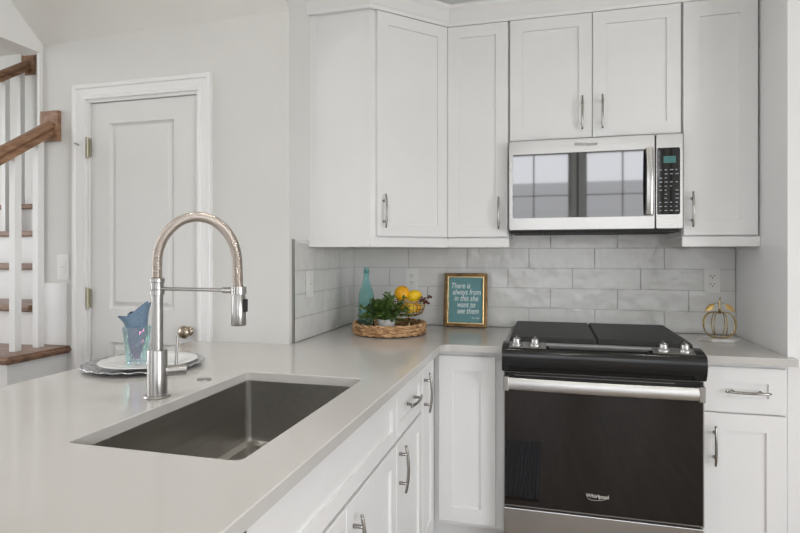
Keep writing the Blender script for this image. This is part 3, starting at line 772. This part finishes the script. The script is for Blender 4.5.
for a0, a1 in ((.940, 1.088), (1.492, 1.645)):
    b = B(); cbox(b, a0, a1, -.698, -.627, .0002, .002); tag(obj('knob_plate', b, 'steel', con), 'brushed steel plate under the knobs')
b = B(); cbox(b, 1.088, 1.492, -.655, -.640, .0002, .006); tag(obj('display_trim', b, 'steelh', con), 'bright steel strip')
b = B(); cbox(b, 1.100, 1.480, -.694, -.657, .0002, .0010); ds = tag(obj('display_glass', b, 'bglass', con), 'black glass touch display')
for kx in (.968, 1.043, 1.535, 1.612):
    b = B(); tt = bmesh.new()
    lathe(tt, [(0, 0), (.0225, 0), (.0225, .004), (.020, .007), (.0165, .010), (.0150, .024), (.0135, .027), (0, .027)], 0, 0, 28)
    box(tt, -.0035, .0035, -.014, .014, .022, .034, bev=.0015)
    merge(b, tt, 0, Matrix.Translation(onc(kx, -.662, .002)) @ Matrix.Rotation(math.atan2(.013, .075), 4, 'X'))
    obj('knob', b, 'chrome', con, angle=40)
# oven door
YD = -.690
b = B(); box(b, RX0, RX1, YD, -.657, .262, .815, bev=.004); od = tag(obj('oven_door', b, 'ovglass', t), 'black glass oven door')
b = B(); box(b, RX0, RX0+.004, YD-.0008, -.657, .262, .815); box(b, RX1-.004, RX1, YD-.0008, -.657, .262, .815); box(b, RX0, RX1, YD-.0008, -.657, .262, .266); obj('door_edge', b, 'steelv', od)
b = B(); box(b, RX0+.004, RX1-.004, YD-.0006, YD+.002, .795, .812); tag(obj('door_vent', b, 'darkgap', od), 'dark vent strip')
b = B()
box(b, .96, 1.57, YD-.0012, YD, .8065, .8085)
obj('vent_highlight', b, 'steelv', od)  # thin highlight in the vent gap, built as a bright strip
# handle: bowed flat bar on two brackets
b = B(); n = 20
secs = []
for i in range(n+1):
    s = -1+2*i/n; x = 1.2915+s*.352; yb = -.742-.010*(1-s*s)
    secs.append([b.verts.new((x, y, z)) for y, z in ((yb, .758), (yb-.006, .764), (yb-.008, .782), (yb-.005, .800), (yb, .806), (yb+.014, .800), (yb+.014, .764))])
for p, q_ in zip(secs, secs[1:]):
    for i in range(7): b.faces.new((p[i], p[(i+1) % 7], q_[(i+1) % 7], q_[i]))
b.faces.new(secs[0]); b.faces.new(secs[-1])
hn = tag(obj('handle', b, 'steelh', od, angle=60), 'bowed flat steel bar')
for x0, x1 in ((.9175, .9405), (1.6425, 1.6655)):
    b = B(); box(b, x0, x1, -.750, YD-.0005, .753, .811, bev=.003); tag(obj('handle_bracket', b, 'steelv', hn), 'grey end bracket')
text('logo', 'Whirlpool', .022, 'logow', od, Vector((1.287, YD-.0012, .338)), RX, spacing=.95)
b = B(); pp = [(1.287+.037*math.cos(a), YD-.0014, .334+.012*math.sin(a)+.004*math.cos(a)) for a in [math.radians(190+i*9) for i in range(20)]]; tube(b, pp, .0007, 6); obj('logo_swirl', b, 'logow', od)
b = B(); box(b, RX0+.001, RX1-.001, YD+.002, -.657, .085, .252, bev=.003); tag(obj('storage_drawer', b, 'steel', t), 'stainless warming drawer front')
b = B(); box(b, RX0+.02, RX1-.02, -.64, -.61, .0, .08); obj('toe_kick', b, 'darkgap', t)

# ------------------------------------------------------------------ microwave
MX0, MX1, MY, MZ0, MZ1 = .9165, 1.6695, -.378, 1.4205, 1.8415
t = thing('microwave', (1.293, -.19, MZ0), 'stainless over-the-range microwave with dark glass door', 'microwave')
b = B(); box(b, MX0, MX1, -.350, -.012, MZ0+.006, MZ1+.001); tag(obj('body', b, 'darkgap', t), 'dark case')
xs2 = 1.5565
def frame_plate(b, x0, x1, z0, z1, wx0, wx1, wz0, wz1, y0, y1, r=.008):
    """plate with a rounded rectangular window"""
    def rr(x0, x1, z0, z1, r, y, n=4):
        p = arc(x1-r, z1-r, r, 0, 90, n)+arc(x0+r, z1-r, r, 90, 180, n)+arc(x0+r, z0+r, r, 180, 270, n)+arc(x1-r, z0+r, r, 270, 360, n)
        return [b.verts.new((x, y, z)) for x, z in p]
    R_ = [rr(x0, x1, z0, z1, .006, y1), rr(x0, x1, z0, z1, .006, y0+.004), rr(x0+.003, x1-.003, z0+.003, z1-.003, .005, y0), rr(wx0, wx1, wz0, wz1, r, y0), rr(wx0+.001, wx1-.001, wz0+.001, wz1-.001, r, y0+.004)]
    for p, q_ in zip(R_, R_[1:]):
        for i in range(len(p)): b.faces.new((p[i], p[(i+1) % len(p)], q_[(i+1) % len(p)], q_[i]))
    b.faces.new(R_[0])
b = B(); frame_plate(b, MX0, xs2-.001, MZ0, MZ1, .934, 1.5500, 1.478, 1.777, MY, -.352); dr = tag(obj('door', b, 'steel', t, angle=40), 'stainless door frame')
b = B(); box(b, .9345, 1.5500, MY+.003, -.354, 1.4785, 1.7765); obj('door_glass', b, 'mwglass', dr)
b = B(); frame_plate(b, xs2+.001, MX1, MZ0, MZ1, xs2+.006, 1.6565, 1.484, 1.779, MY, -.352); cp = tag(obj('control_panel', b, 'steel', t, angle=40), 'stainless control column')
b = B(); box(b, xs2+.0065, 1.656, MY+.003, -.354, 1.4845, 1.7785); kp = tag(obj('keypad', b, 'bglass', cp), 'black glass keypad')
b = B(); box(b, 1.590, 1.640, MY+.0022, MY+.0032, 1.712, 1.742); tag(obj('display', b, 'display', kp), 'small green display')
b = B()
for r_ in range(11):
    for c_ in range(4):
        if R.random() < .85:
            xx = xs2+.016+c_*.022; zz = 1.500+r_*.018; box(b, xx, xx+R.uniform(.006, .013), MY+.0024, MY+.0031, zz, zz+.0035)
obj('key_print', b, 'print', kp)
# vertical bowed handle
b = B(); secs = []
for i in range(19):
    s = -1+2*i/18; z = 1.632+s*.147; y = MY-.030-.014*(1-s*s)
    secs.append([b.verts.new((x, yy, z)) for x, yy in ((1.512, y+.004), (1.515, y-.002), (1.534, y-.004), (1.541, y), (1.541, y+.009), (1.512, y+.009))])
for p, q_ in zip(secs, secs[1:]):
    for i in range(6): b.faces.new((p[i], p[(i+1) % 6], q_[(i+1) % 6], q_[i]))
b.faces.new(secs[0]); b.faces.new(secs[-1])
for z in (1.495, 1.769): box(b, 1.516, 1.538, MY-.032, MY+.002, z-.010, z+.010, bev=.003)
tag(obj('handle', b, 'steel', dr, angle=50), 'vertical bowed steel bar')
text('logo', 'Whirlpool', .024, 'logo', dr, Vector((1.262, MY-.0008, 1.812)), RX)
b = B(); box(b, MX0+.01, MX1-.01, -.345, -.03, MZ0-.012, MZ0+.006); 
for i in range(24): box(b, MX0+.05+i*.028, MX0+.062+i*.028, -.33, -.22, MZ0-.014, MZ0-.012)
obj('vent_grille', b, 'darkgap', t)

# ------------------------------------------------------------------ framed print
th = math.radians(7)
fw, fh = .236, .292
t = thing('picture_frame', (.664, -.065, ZC), 'teal lettered print in a gold frame leaning on the tiles', 'picture')
RM = Matrix.Translation((.664, -.062, ZC+.001)) @ Matrix.Rotation(-th, 4, 'X')   # local: x right, z up, -y front
def lbox(b, x0, x1, z0, z1, y0, y1, bev=0):
    tt = bmesh.new(); box(tt, x0, x1, y0, y1, z0, z1, bev); merge(b, tt, 0, RM)
b = B(); a = .018; hw = fw/2
for q_ in ((-hw, -hw+a, 0, fh), (hw-a, hw, 0, fh), (-hw+a, hw-a, 0, a), (-hw+a, hw-a, fh-a, fh)): lbox(b, q_[0], q_[1], q_[2], q_[3], -.018, 0, .003)
obj('frame', b, 'frame', t)
b = B(); a2 = .026
for q_ in ((-hw+a, -hw+a2, a, fh-a), (hw-a2, hw-a, a, fh-a)): lbox(b, q_[0], q_[1], q_[2], q_[3], -.020, -.004, .002)
for q_ in ((-hw+a2, hw-a2, a, a+.006), (-hw+a2, hw-a2, fh-a-.006, fh-a)): lbox(b, q_[0], q_[1], q_[2], q_[3], -.014, -.004)
tag(obj('frame_slip', b, 'frameg', t), 'bright gold inner edge')
b = B(); lbox(b, -hw+a, hw-a, a, fh-a, -.008, -.002); pr_ = tag(obj('print', b, 'teal', t), 'teal paper')
RT = (RM.to_3x3() @ RX)
for i, (s, xo, zz) in enumerate((('There is', -.030, .222), ('always from', .004, .188), ('in this she', .002, .154), ('want to', .002, .120), ('see them', .012, .086))):
    text('lettering', s, .043, 'ink', pr_, RM @ Vector((xo, -.0086, zz)), RT, extrude=.0002, shear=.25, sx=.74)
text('lettering', 'John Muir' if False else 'her day', .014, 'ink', pr_, RM @ Vector((.055, -.0086, .050)), RT, extrude=.0002, shear=.2)

# ------------------------------------------------------------------ wicker tray group
TX, TY = .330, -.378; TR = .180
t = thing('wicker_tray', (TX, TY, ZC), 'round woven wicker tray on the corner of the counter', 'tray')
b = B(); lathe(b, [(0, ZC+.001), (TR-.012, ZC+.001), (TR-.012, ZC+.009), (0, ZC+.009)], TX, TY, 48); tag(obj('base', b, 'wicker2', t), 'dark woven floor')
b = B()
# plaited wall: three rows of twisted strands
for row in range(3):
    zc2 = ZC+.0135+row*.0175
    for ph in (0, math.pi):
        pts = []; rr = []
        for i in range(240):
            a = 2*math.pi*i/240; w_ = math.sin(a*12+ph+row*1.6)
            pts.append((TX+(TR-.004+.0035*w_)*math.cos(a), TY+(TR-.004+.0035*w_)*math.sin(a), zc2+.0052*math.cos(a*12+ph+row*1.6))); rr.append(.0062+.0010*math.sin(a*57+row))
        tube(b, pts, rr, 7, closed=True)
obj('woven_wall', b, 'wicker', t, smooth=True)
# bottle
bx, by = .2055, -.374; z0 = ZC+.0095
t = thing('glass_bottle', (bx, by, z0), 'tall teal glass bottle standing in the wicker tray', 'bottle')
b = B()
H = [(0, 0), (.034, 0), (.039, .004), (.040, .012), (.040, .165), (.0385, .185), (.033, .212), (.024, .240), (.0165, .262), (.0140, .280), (.0135, .296), (.0170, .298), (.0175, .304), (.0170, .316), (.0150, .319), (.0110, .319)]
I_ = [(.0105, .300), (.0115, .280), (.0140, .262), (.0215, .240), (.0305, .212), (.036, .185), (.0375, .165), (.0375, .014), (.034, .008), (0, .008)]
lathe(b, [(r*1.0, z0+z*.955) for r, z in H+I_], bx, by, 36); obj('glass', b, 'bottle', t, smooth=True)
b = B(); lathe(b, [(0, z0+.288), (.0100, z0+.288), (.0100, z0+.304), (.0145, z0+.307), (.0145, z0+.315), (.010, z0+.319), (0, z0+.319)], bx, by, 20); tag(obj('stopper', b, 'cork', t, smooth=True), 'teal stopper')
# leafy emblem on the bottle
b = B()
for i in range(9):
    a = math.radians(-115+i*11); zz = z0+.105+.02*math.sin(i*1.3)
    c = Vector((bx+.0422*math.cos(a), by+.0422*math.sin(a), zz)); tg = Vector((-math.sin(a), math.cos(a), 0)); up = Vector((0, 0, 1)); k = 1 if i % 2 else -1
    d1 = (tg*.8+up*.6*k).normalized()*.013; d2 = (up*.8-tg*.6*k).normalized()*.005; nn = Vector((math.cos(a), math.sin(a), 0))*.0012
    b.faces.new([b.verts.new(p+nn) for p in (c-d1, c+d2, c+d1, c-d2)])
tag(obj('leaf_emblem', b, 'leaf', t), 'green printed leaves')
# potted plant
px_, py_ = .340, -.470
t = thing('potted_plant', (px_, py_, z0), 'leafy green plant in a small white pot in the wicker tray', 'plant')
b = B(); lathe(b, [(0, z0), (.034, z0), (.038, z0+.004), (.0435, z0+.066), (.0445, z0+.074), (.040, z0+.074), (.038, z0+.060), (0, z0+.060)], px_, py_, 32); tag(obj('pot', b, 'potw', t, angle=50), 'white ceramic pot')
b = B(); lathe(b, [(0, z0+.0605), (.0375, z0+.0605), (.036, z0+.067), (0, z0+.070)], px_, py_, 20); tag(obj('soil', b, 'wicker2', t), 'dark soil')
stems = B(); lv = B()
def leafq(bm, p, d, n_, L, W):
    d = d.normalized(); s = d.cross(n_)
    s = s.normalized() if s.length > 1e-4 else d.orthogonal().normalized(); nn = s.cross(d)
    a = p; m1 = p+d*L*.35; m2 = p+d*L*.72; e_ = p+d*L-nn*L*.12
    V = [bm.verts.new(x) for x in (a, m1+s*W-nn*.0, m2+s*W*.7-nn*L*.05, e_, m2-s*W*.7-nn*L*.05, m1-s*W, m1+nn*W*.25, m2+nn*W*.1)]
    for q_ in ((0, 1, 6), (0, 6, 5), (1, 2, 7, 6), (6, 7, 4, 5), (2, 3, 7), (7, 3, 4)): bm.faces.new([V[i] for i in q_])
def spray(c0, dirv, L, droop, nl, ls, lw):
    pts = []; p = Vector(c0); d = Vector(dirv).normalized()
    for i in range(8):
        pts.append(p.copy()); p = p+d*L/7; d = (d+Vector((0, 0, -droop/7))).normalized()
    tube(stems, pts, [.0016-.0001*i for i in range(8)], 5)
    for i in range(nl):
        f_ = .12+.88*i/nl; k = min(6, int(f_*7)); q_ = pts[k].lerp(pts[k+1], f_*7-k); t_ = (pts[k+1]-pts[k]).normalized()
        s = t_.cross(Vector((0, 0, 1))).normalized()*(1 if i % 2 else -1)
        dd = (t_*.5+s*R.uniform(.5, 1)+Vector((R.uniform(-.4, .4), R.uniform(-.4, .4), R.uniform(-.2, .6))))
        leafq(lv, q_, dd, Vector((R.uniform(-.5, .5), R.uniform(-.8, .0), 1)).normalized(), ls*R.uniform(.7, 1.2), lw*R.uniform(.8, 1.2))
for i in range(54):
    a = R.uniform(0, 2*math.pi); el = R.uniform(.22, 1.5)
    dv = Vector((math.cos(a)*math.cos(el)*1.25, math.sin(a)*math.cos(el)*.6, math.sin(el)*1.0))
    spray((px_+R.uniform(-.022, .022), py_+R.uniform(-.02, .02), z0+.066), dv, R.uniform(.07, .15), R.uniform(.2, .9), 15, .029, .0085)
for v_ in list(lv.verts)+list(stems.verts):
    if v_.co.z < z0+.078 and (v_.co-Vector((px_, py_, v_.co.z))).length > .03: v_.co.z = max(v_.co.z, z0+.068)
    dd_ = Vector((v_.co.x-bx, v_.co.y-by))
    if dd_.length < .052: dd_ = (dd_.normalized() if dd_.length > 1e-4 else Vector((0, -1)))*.052; v_.co.x = bx+dd_.x; v_.co.y = by+dd_.y
    if v_.co.y > -.405 and v_.co.x > .262: v_.co.y = -.405-.3*(v_.co.y+.405)
obj('stem', stems, 'stem', t, smooth=True); tag(obj('foliage', lv, 'leaf', t), 'dense small green leaves')
# fruit basket (wire) on a foot
qx, qy = .412, -.306
t = thing('wire_fruit_basket', (qx, qy, z0), 'gold wire basket of oranges and lemons behind the plant', 'basket')
b = B()
def ring(b, r, z, rad=.0016, cx=None, cy=None, n=48): tube(b, [((cx or qx)+r*math.cos(2*math.pi*i/n), (cy or qy)+r*math.sin(2*math.pi*i/n), z) for i in range(n)], rad, 6, closed=True)
zr = z0+.150
for r_, z in ((.084, zr), (.081, zr-.020), (.076, zr-.042), (.066, zr-.064), (.035, zr-.076)): ring(b, r_, z, .0026 if z == zr else .0017)
for i in range(24):
    a = 2*math.pi*i/24; pts = [(qx+r_*math.cos(a), qy+r_*math.sin(a), z) for r_, z in ((.084, zr), (.081, zr-.020), (.076, zr-.042), (.066, zr-.064), (.035, zr-.076), (.010, zr-.078))]
    tube(b, pts, .0016, 5)
obj('wire_bowl', b, 'gold', t, smooth=True)
b = B(); lathe(b, [(0, z0), (.045, z0), (.046, z0+.003), (.012, z0+.010), (.006, z0+.020), (.005, z0+.060), (.010, zr-.079), (0, zr-.0765)], qx, qy, 28); obj('foot', b, 'gold', t, smooth=True)
def fruit(x, y, z, r, kind, label, el=1.0, ax=0):
    b = B(); prof_ = []
    for i in range(17):
        a = -math.pi/2+math.pi*i/16; rad = r*math.cos(a); zz = r*el*math.sin(a)
        if el > 1.05: zz += r*.10*(1 if math.sin(a) > .93 else (-1 if math.sin(a) < -.93 else 0))
        prof_.append((max(rad, 0) if 0 < i < 16 else 0, zz))
    lathe(b, prof_, 0, 0, 28)
    if el > 1.05: bmesh.ops.transform(b, matrix=Matrix.Rotation(ax, 4, 'Z') @ Matrix.Rotation(math.radians(78), 4, 'Y'), verts=b.verts)
    bmesh.ops.transform(b, matrix=Matrix.Translation((x, y, z)), verts=b.verts)
    tt = thing('lemon' if kind == 'lemon' else 'orange_fruit', (x, y, z-r), label, 'fruit', 'citrus in the wire basket')
    obj('peel', b, kind, tt, smooth=True)
    b = B()
    if el > 1.05:
        dd = (Matrix.Rotation(ax, 3, 'Z') @ Matrix.Rotation(math.radians(78), 3, 'Y')) @ Vector((0, 0, 1)); c = Vector((x, y, z))+dd*(r*el*1.04)
    else:
        dd = Vector((.5, -.4, .76)).normalized(); c = Vector((x, y, z))+dd*r*.99
    cyl(b, c-dd*.002, c+dd*.002, .003, 8); obj('stem_end', b, 'stem', tt)
fruit(.378, -.320, z0+.186, .040, 'orange', 'largest orange on top at the left of the basket')
fruit(.440, -.315, z0+.174, .031, 'lemon', 'yellow lemon on top at the right of the basket', 1.2, .2)
fruit(.427, -.343, z0+.113, .026, 'lemon', 'lemon seen through the front wires of the basket', 1.15, .1)
fruit(.445, -.283, z0+.113, .026, 'orange', 'orange deep in the basket under the right lemon')
fruit(.392, -.277, z0+.112, .025, 'lemon', 'lemon deep in the basket under the largest orange', 1.12, 1.2)
fruit(.374, -.336, z0+.113, .021, 'orange', 'small orange low in the basket behind the leaves')
b = B(); br = B(); t = thing('berry_sprig', (.50, -.34, z0+.13), 'dark red berry sprig at the right rim of the basket', 'sprig')
for i in range(7):
    a = R.uniform(-.5, .9); p0 = Vector((.474, -.350, zr+.002)); p1 = p0+Vector((R.uniform(.005, .055), R.uniform(-.025, .01), R.uniform(-.02, .025)))
    tube(b, [p0, (p0+p1)/2+Vector((0, 0, .005)), p1], .001, 5)
    for k in range(3):
        c = p1+Vector((R.uniform(-.008, .008), R.uniform(-.006, .006), R.uniform(-.008, .008))); tt = bmesh.new(); bmesh.ops.create_icosphere(tt, subdivisions=2, radius=.0058); merge(br, tt, 0, Matrix.Translation(c))
obj('stem', b, 'bark', t); obj('berries', br, 'berry', t, smooth=True)

# ------------------------------------------------------------------ gold pumpkin
gx, gy = 1.850, -.235
t = thing('wire_pumpkin', (gx, gy, ZC), 'gold wire pumpkin ornament on a marble block beside the range', 'ornament')
b = B(); prism(b, [(gx+.086*math.cos(math.radians(a)), gy+.062*math.sin(math.radians(a))) for a in (0, 60, 120, 180, 240, 300)], ZC+.0005, ZC+.014)
bmesh.ops.recalc_face_normals(b, faces=b.faces); bmesh.ops.bevel(b, geom=list(b.edges), offset=.0015, segments=2, affect='EDGES'); tag(obj('marble_base', b, 'marble', t), 'pale marble hexagon')
b = B(); z1 = ZC+.0145
for i in range(8):
    a = math.pi*i/8*2+.25; pts = []
    for k in range(21):
        f_ = math.pi*k/20; r_ = .004+.066*math.sin(f_)**.75; z = z1+.061-.061*math.cos(f_)
        if k > 16: z -= .006*(k-16)/4
        pts.append((gx+r_*math.cos(a), gy+r_*math.sin(a)*.85, z))
    tube(b, pts, .0022, 8)
obj('wire_ribs', b, 'gold', t, smooth=True)
b = B(); tube(b, [(gx, gy, z1+.110), (gx+.002, gy, z1+.135), (gx+.001, gy, z1+.165), (gx+.004, gy, z1+.185)], [.007, .0042, .003, .0022], 8)
for s in (-1, 1): tube(b, [(gx, gy, z1+.150), (gx+s*.012, gy-.003, z1+.160), (gx+s*.024, gy-.005, z1+.152)], .0014, 6)
obj('stem', b, 'gold', t, smooth=True)
for s in (-1, 1):
    b = B(); base_ = Vector((gx+s*.022, gy-.005, z1+.154)); tip = Vector((gx+s*.062, gy-.012, z1+.122)); d = tip-base_; nn = Vector((0, -.8, .6)).normalized(); sd = d.cross(nn).normalized()
    top = []; n_ = 8
    rows_ = []
    for i in range(n_+1):
        f_ = i/n_; w_ = .012*math.sin(math.pi*f_**.8)+.0004; c = base_+d*f_; rows_.append([c-sd*w_-nn*.003, c+nn*.001, c+sd*w_-nn*.003])
    for off in (0, .0012):
        rr_ = [[b.verts.new(p+nn*off) for p in r_] for r_ in rows_]
        for p, q_ in zip(rr_, rr_[1:]):
            for k in (0, 1): b.faces.new((p[k], p[k+1], q_[k+1], q_[k]))
    obj('leaf', b, 'goldleaf', t, smooth=True)

# ------------------------------------------------------------------ silver tray, plate, tumbler, napkin
sx_, sy_ = -.278, -1.375
t = thing('silver_tray', (sx_, sy_, ZC), 'hammered silver round tray on the peninsula counter behind the faucet', 'tray')
b = B(); pr2 = [(0, .003), (.145, .003), (.160, .006), (.178, .013), (.196, .017), (.199, .015), (.180, .009), (.160, .001), (0, .0005)]
lathe(b, [(r, ZC+z) for r, z in pr2], sx_, sy_, 72)
for v_ in b.verts:
    d_ = (v_.co.xy-Vector((sx_, sy_))); 
    if d_.length > .15: v_.co.z += .0025*math.sin(math.atan2(d_.y, d_.x)*24)+.001
obj('dish', b, 'silver', t, smooth=True)
b = B(); lathe(b, [(0, ZC+.0048), (.085, ZC+.0048), (.090, ZC+.007), (.125, ZC+.015), (.160, ZC+.0215), (.161, ZC+.0235), (.158, ZC+.0245), (.122, ZC+.019), (.090, ZC+.012), (0, ZC+.0115)], sx_+.012, sy_+.005, 56)
tag(obj('dinner_plate', b, 'porc', smooth=True), 'white dinner plate on the silver tray', 'plate')
gx2, gy2, gz = -.290, -1.400, ZC+.0122
t = thing('glass_tumbler', (gx2, gy2, gz), 'iridescent faceted glass tumbler holding a blue napkin on the plate', 'glass')
b = B(); seg = 36
def fac(r, z, k): return [b.verts.new((gx2+(r+(.0016 if (i+k) % 3 == 0 else 0))*math.cos(2*math.pi*i/seg), gy2+(r+(.0016 if (i+k) % 3 == 0 else 0))*math.sin(2*math.pi*i/seg), z)) for i in range(seg)]
ro2 = [fac(.0325, gz, 0)]+[fac(.0335+.0115*j/9, gz+.012+.118*j/9, j) for j in range(10)]+[fac(.0435, gz+.131, 0)]+[fac(.0425-.012*j/4, gz+.128-.116*j/4, 0) for j in range(5)]
for p, q_ in zip(ro2, ro2[1:]):
    for i in range(seg): b.faces.new((p[i], p[(i+1) % seg], q_[(i+1) % seg], q_[i]))
b.faces.new(ro2[0]); b.faces.new(ro2[-1])
obj('glass', b, 'tumbler', t, smooth=False)
# napkin: pleated cone in the glass that fans out of it
t = thing('cloth_napkin', (gx2, gy2, gz+.02), 'slate blue cloth napkin stuffed into the glass tumbler', 'napkin')
b = B(); NS, NZ = 96, 18; grid = []
def nap(a, g):
    ca, sa = math.cos(a), math.sin(a)
    x = -.008+(.054 if ca > 0 else .062)*ca; y = .036*sa
    z = ZC+.182+.048*max(0, ca)**.9+.004*sa+(-.006 if ca < -.8 else 0)
    return Vector((x, y, z))
for j in range(NZ+1):
    f_ = j/NZ; row = []
    for i in range(NS):
        a = 2*math.pi*i/NS; ca, sa = math.cos(a), math.sin(a)
        if f_ < .45:
            r_ = .014+.021*(f_/.45); c = Vector((r_*ca, r_*sa, gz+.02+.112*(f_/.45)))
        else:
            g_ = (f_-.45)/.55; lo_ = Vector((.035*ca, .035*sa, gz+.132)); hi_ = nap(a, 1); g2 = g_**.8
            c = Vector((lo_.x+(hi_.x-lo_.x)*g_**1.3, lo_.y+(hi_.y-lo_.y)*g_, lo_.z+(hi_.z-lo_.z)*g2))
        pl_ = (.0015+.0065*max(0, f_-.42))*(math.sin(a*5+1.1+f_*2.2)+.5*math.sin(a*8-.6-f_*3))
        c += Vector((ca*pl_*.9, sa*pl_*.9, pl_*.7*(f_ > .6)))
        row.append(b.verts.new((gx2+c.x, gy2+c.y, c.z)))
    grid.append(row)
for p, q_ in zip(grid, grid[1:]):
    for i in range(NS): b.faces.new((p[i], p[(i+1) % NS], q_[(i+1) % NS], q_[i]))
# fold the top inwards
c_ = b.verts.new((gx2+.004, gy2+.004, ZC+.160))
inner = [b.verts.new(v_.co.lerp(c_.co, .45)+Vector((0, 0, -.012+.006*math.sin(i*.9)))) for i, v_ in enumerate(grid[-1])]
for i in range(NS): b.faces.new((grid[-1][i], grid[-1][(i+1) % NS], inner[(i+1) % NS], inner[i]))
for i in range(NS): b.faces.new((inner[i], inner[(i+1) % NS], c_))
obj('cloth', b, 'napkin', t, smooth=True)

# ------------------------------------------------------------------ mat on the floor (seen in the oven door)
b = B()
x0, x1, y0, y1 = .62, 1.05, -2.28, -1.36
n = 22
pf = []
for i in range(n*4+1):
    f_ = i/(n*4); pf.append((x0+(x1-x0)*f_, .008+.005*math.sin(f_*n*2*math.pi)))
lo = [b.verts.new((x, y0, z)) for x, z in pf]; hi = [b.verts.new((x, y1, z)) for x, z in pf]
for i in range(len(pf)-1): b.faces.new((lo[i], lo[i+1], hi[i+1], hi[i]))
bl = [b.verts.new(p) for p in ((x0, y0, .001), (x1, y0, .001), (x1, y1, .001), (x0, y1, .001))]
b.faces.new(bl); b.faces.new(lo+[bl[1], bl[0]]); b.faces.new(hi+[bl[2], bl[3]]); b.faces.new((lo[0], hi[0], bl[3], bl[0])); b.faces.new((lo[-1], hi[-1], bl[2], bl[1]))
tag(obj('kitchen_mat', b, 'mat', smooth=False), 'ribbed blue-grey kitchen mat mirrored in the oven door', 'mat')

# ------------------------------------------------------------------ ceiling lights
def can(x, y, z, label, first=[None]):
    if first[0] is None:
        t = thing('ceiling_light', (x, y, z), label, 'ceiling light', 'recessed ceiling lights')
        b = B(); lathe(b, [(.075, z-.001), (.095, z-.001), (.097, z-.006), (.078, z-.008), (.072, z-.004), (.072, z-.0005)], x, y, 32); obj('trim_ring', b, 'white', t, smooth=True)
        b = B(); lathe(b, [(0, z-.004), (.0715, z-.004), (.0715, z-.001), (0, z-.001)], x, y, 32); obj('lamp_diffuser', b, 'lamp', t)
        first[0] = t
    else:
        t = first[0].copy(); COL.objects.link(t); t.location = (x, y, z); t['label'] = label
        for ch in list(first[0].children):
            c = ch.copy(); COL.objects.link(c); c.parent = t
    l = bpy.data.lights.new('ceiling_light_glow', 'AREA'); l.shape = 'DISK'; l.size = .14; l.energy = 8; l.color = (1, .96, .91); l.spread = math.radians(150)
    lo_ = bpy.data.objects.new('ceiling_light_glow', l); COL.objects.link(lo_); lo_.location = (x, y, z-.012)
for x, y, s in ((.75, -1.45, 'over the range aisle on the left'), (1.9, -1.45, 'over the range aisle on the right'), (-.3, -2.2, 'over the peninsula'), (1.3, -3.2, 'above the middle of the kitchen'), (3.2, -3.2, 'toward the patio door'), (1.3, -5.2, 'in front of the windows')):
    can(x, y, 3.3, 'round recessed ceiling light '+s)
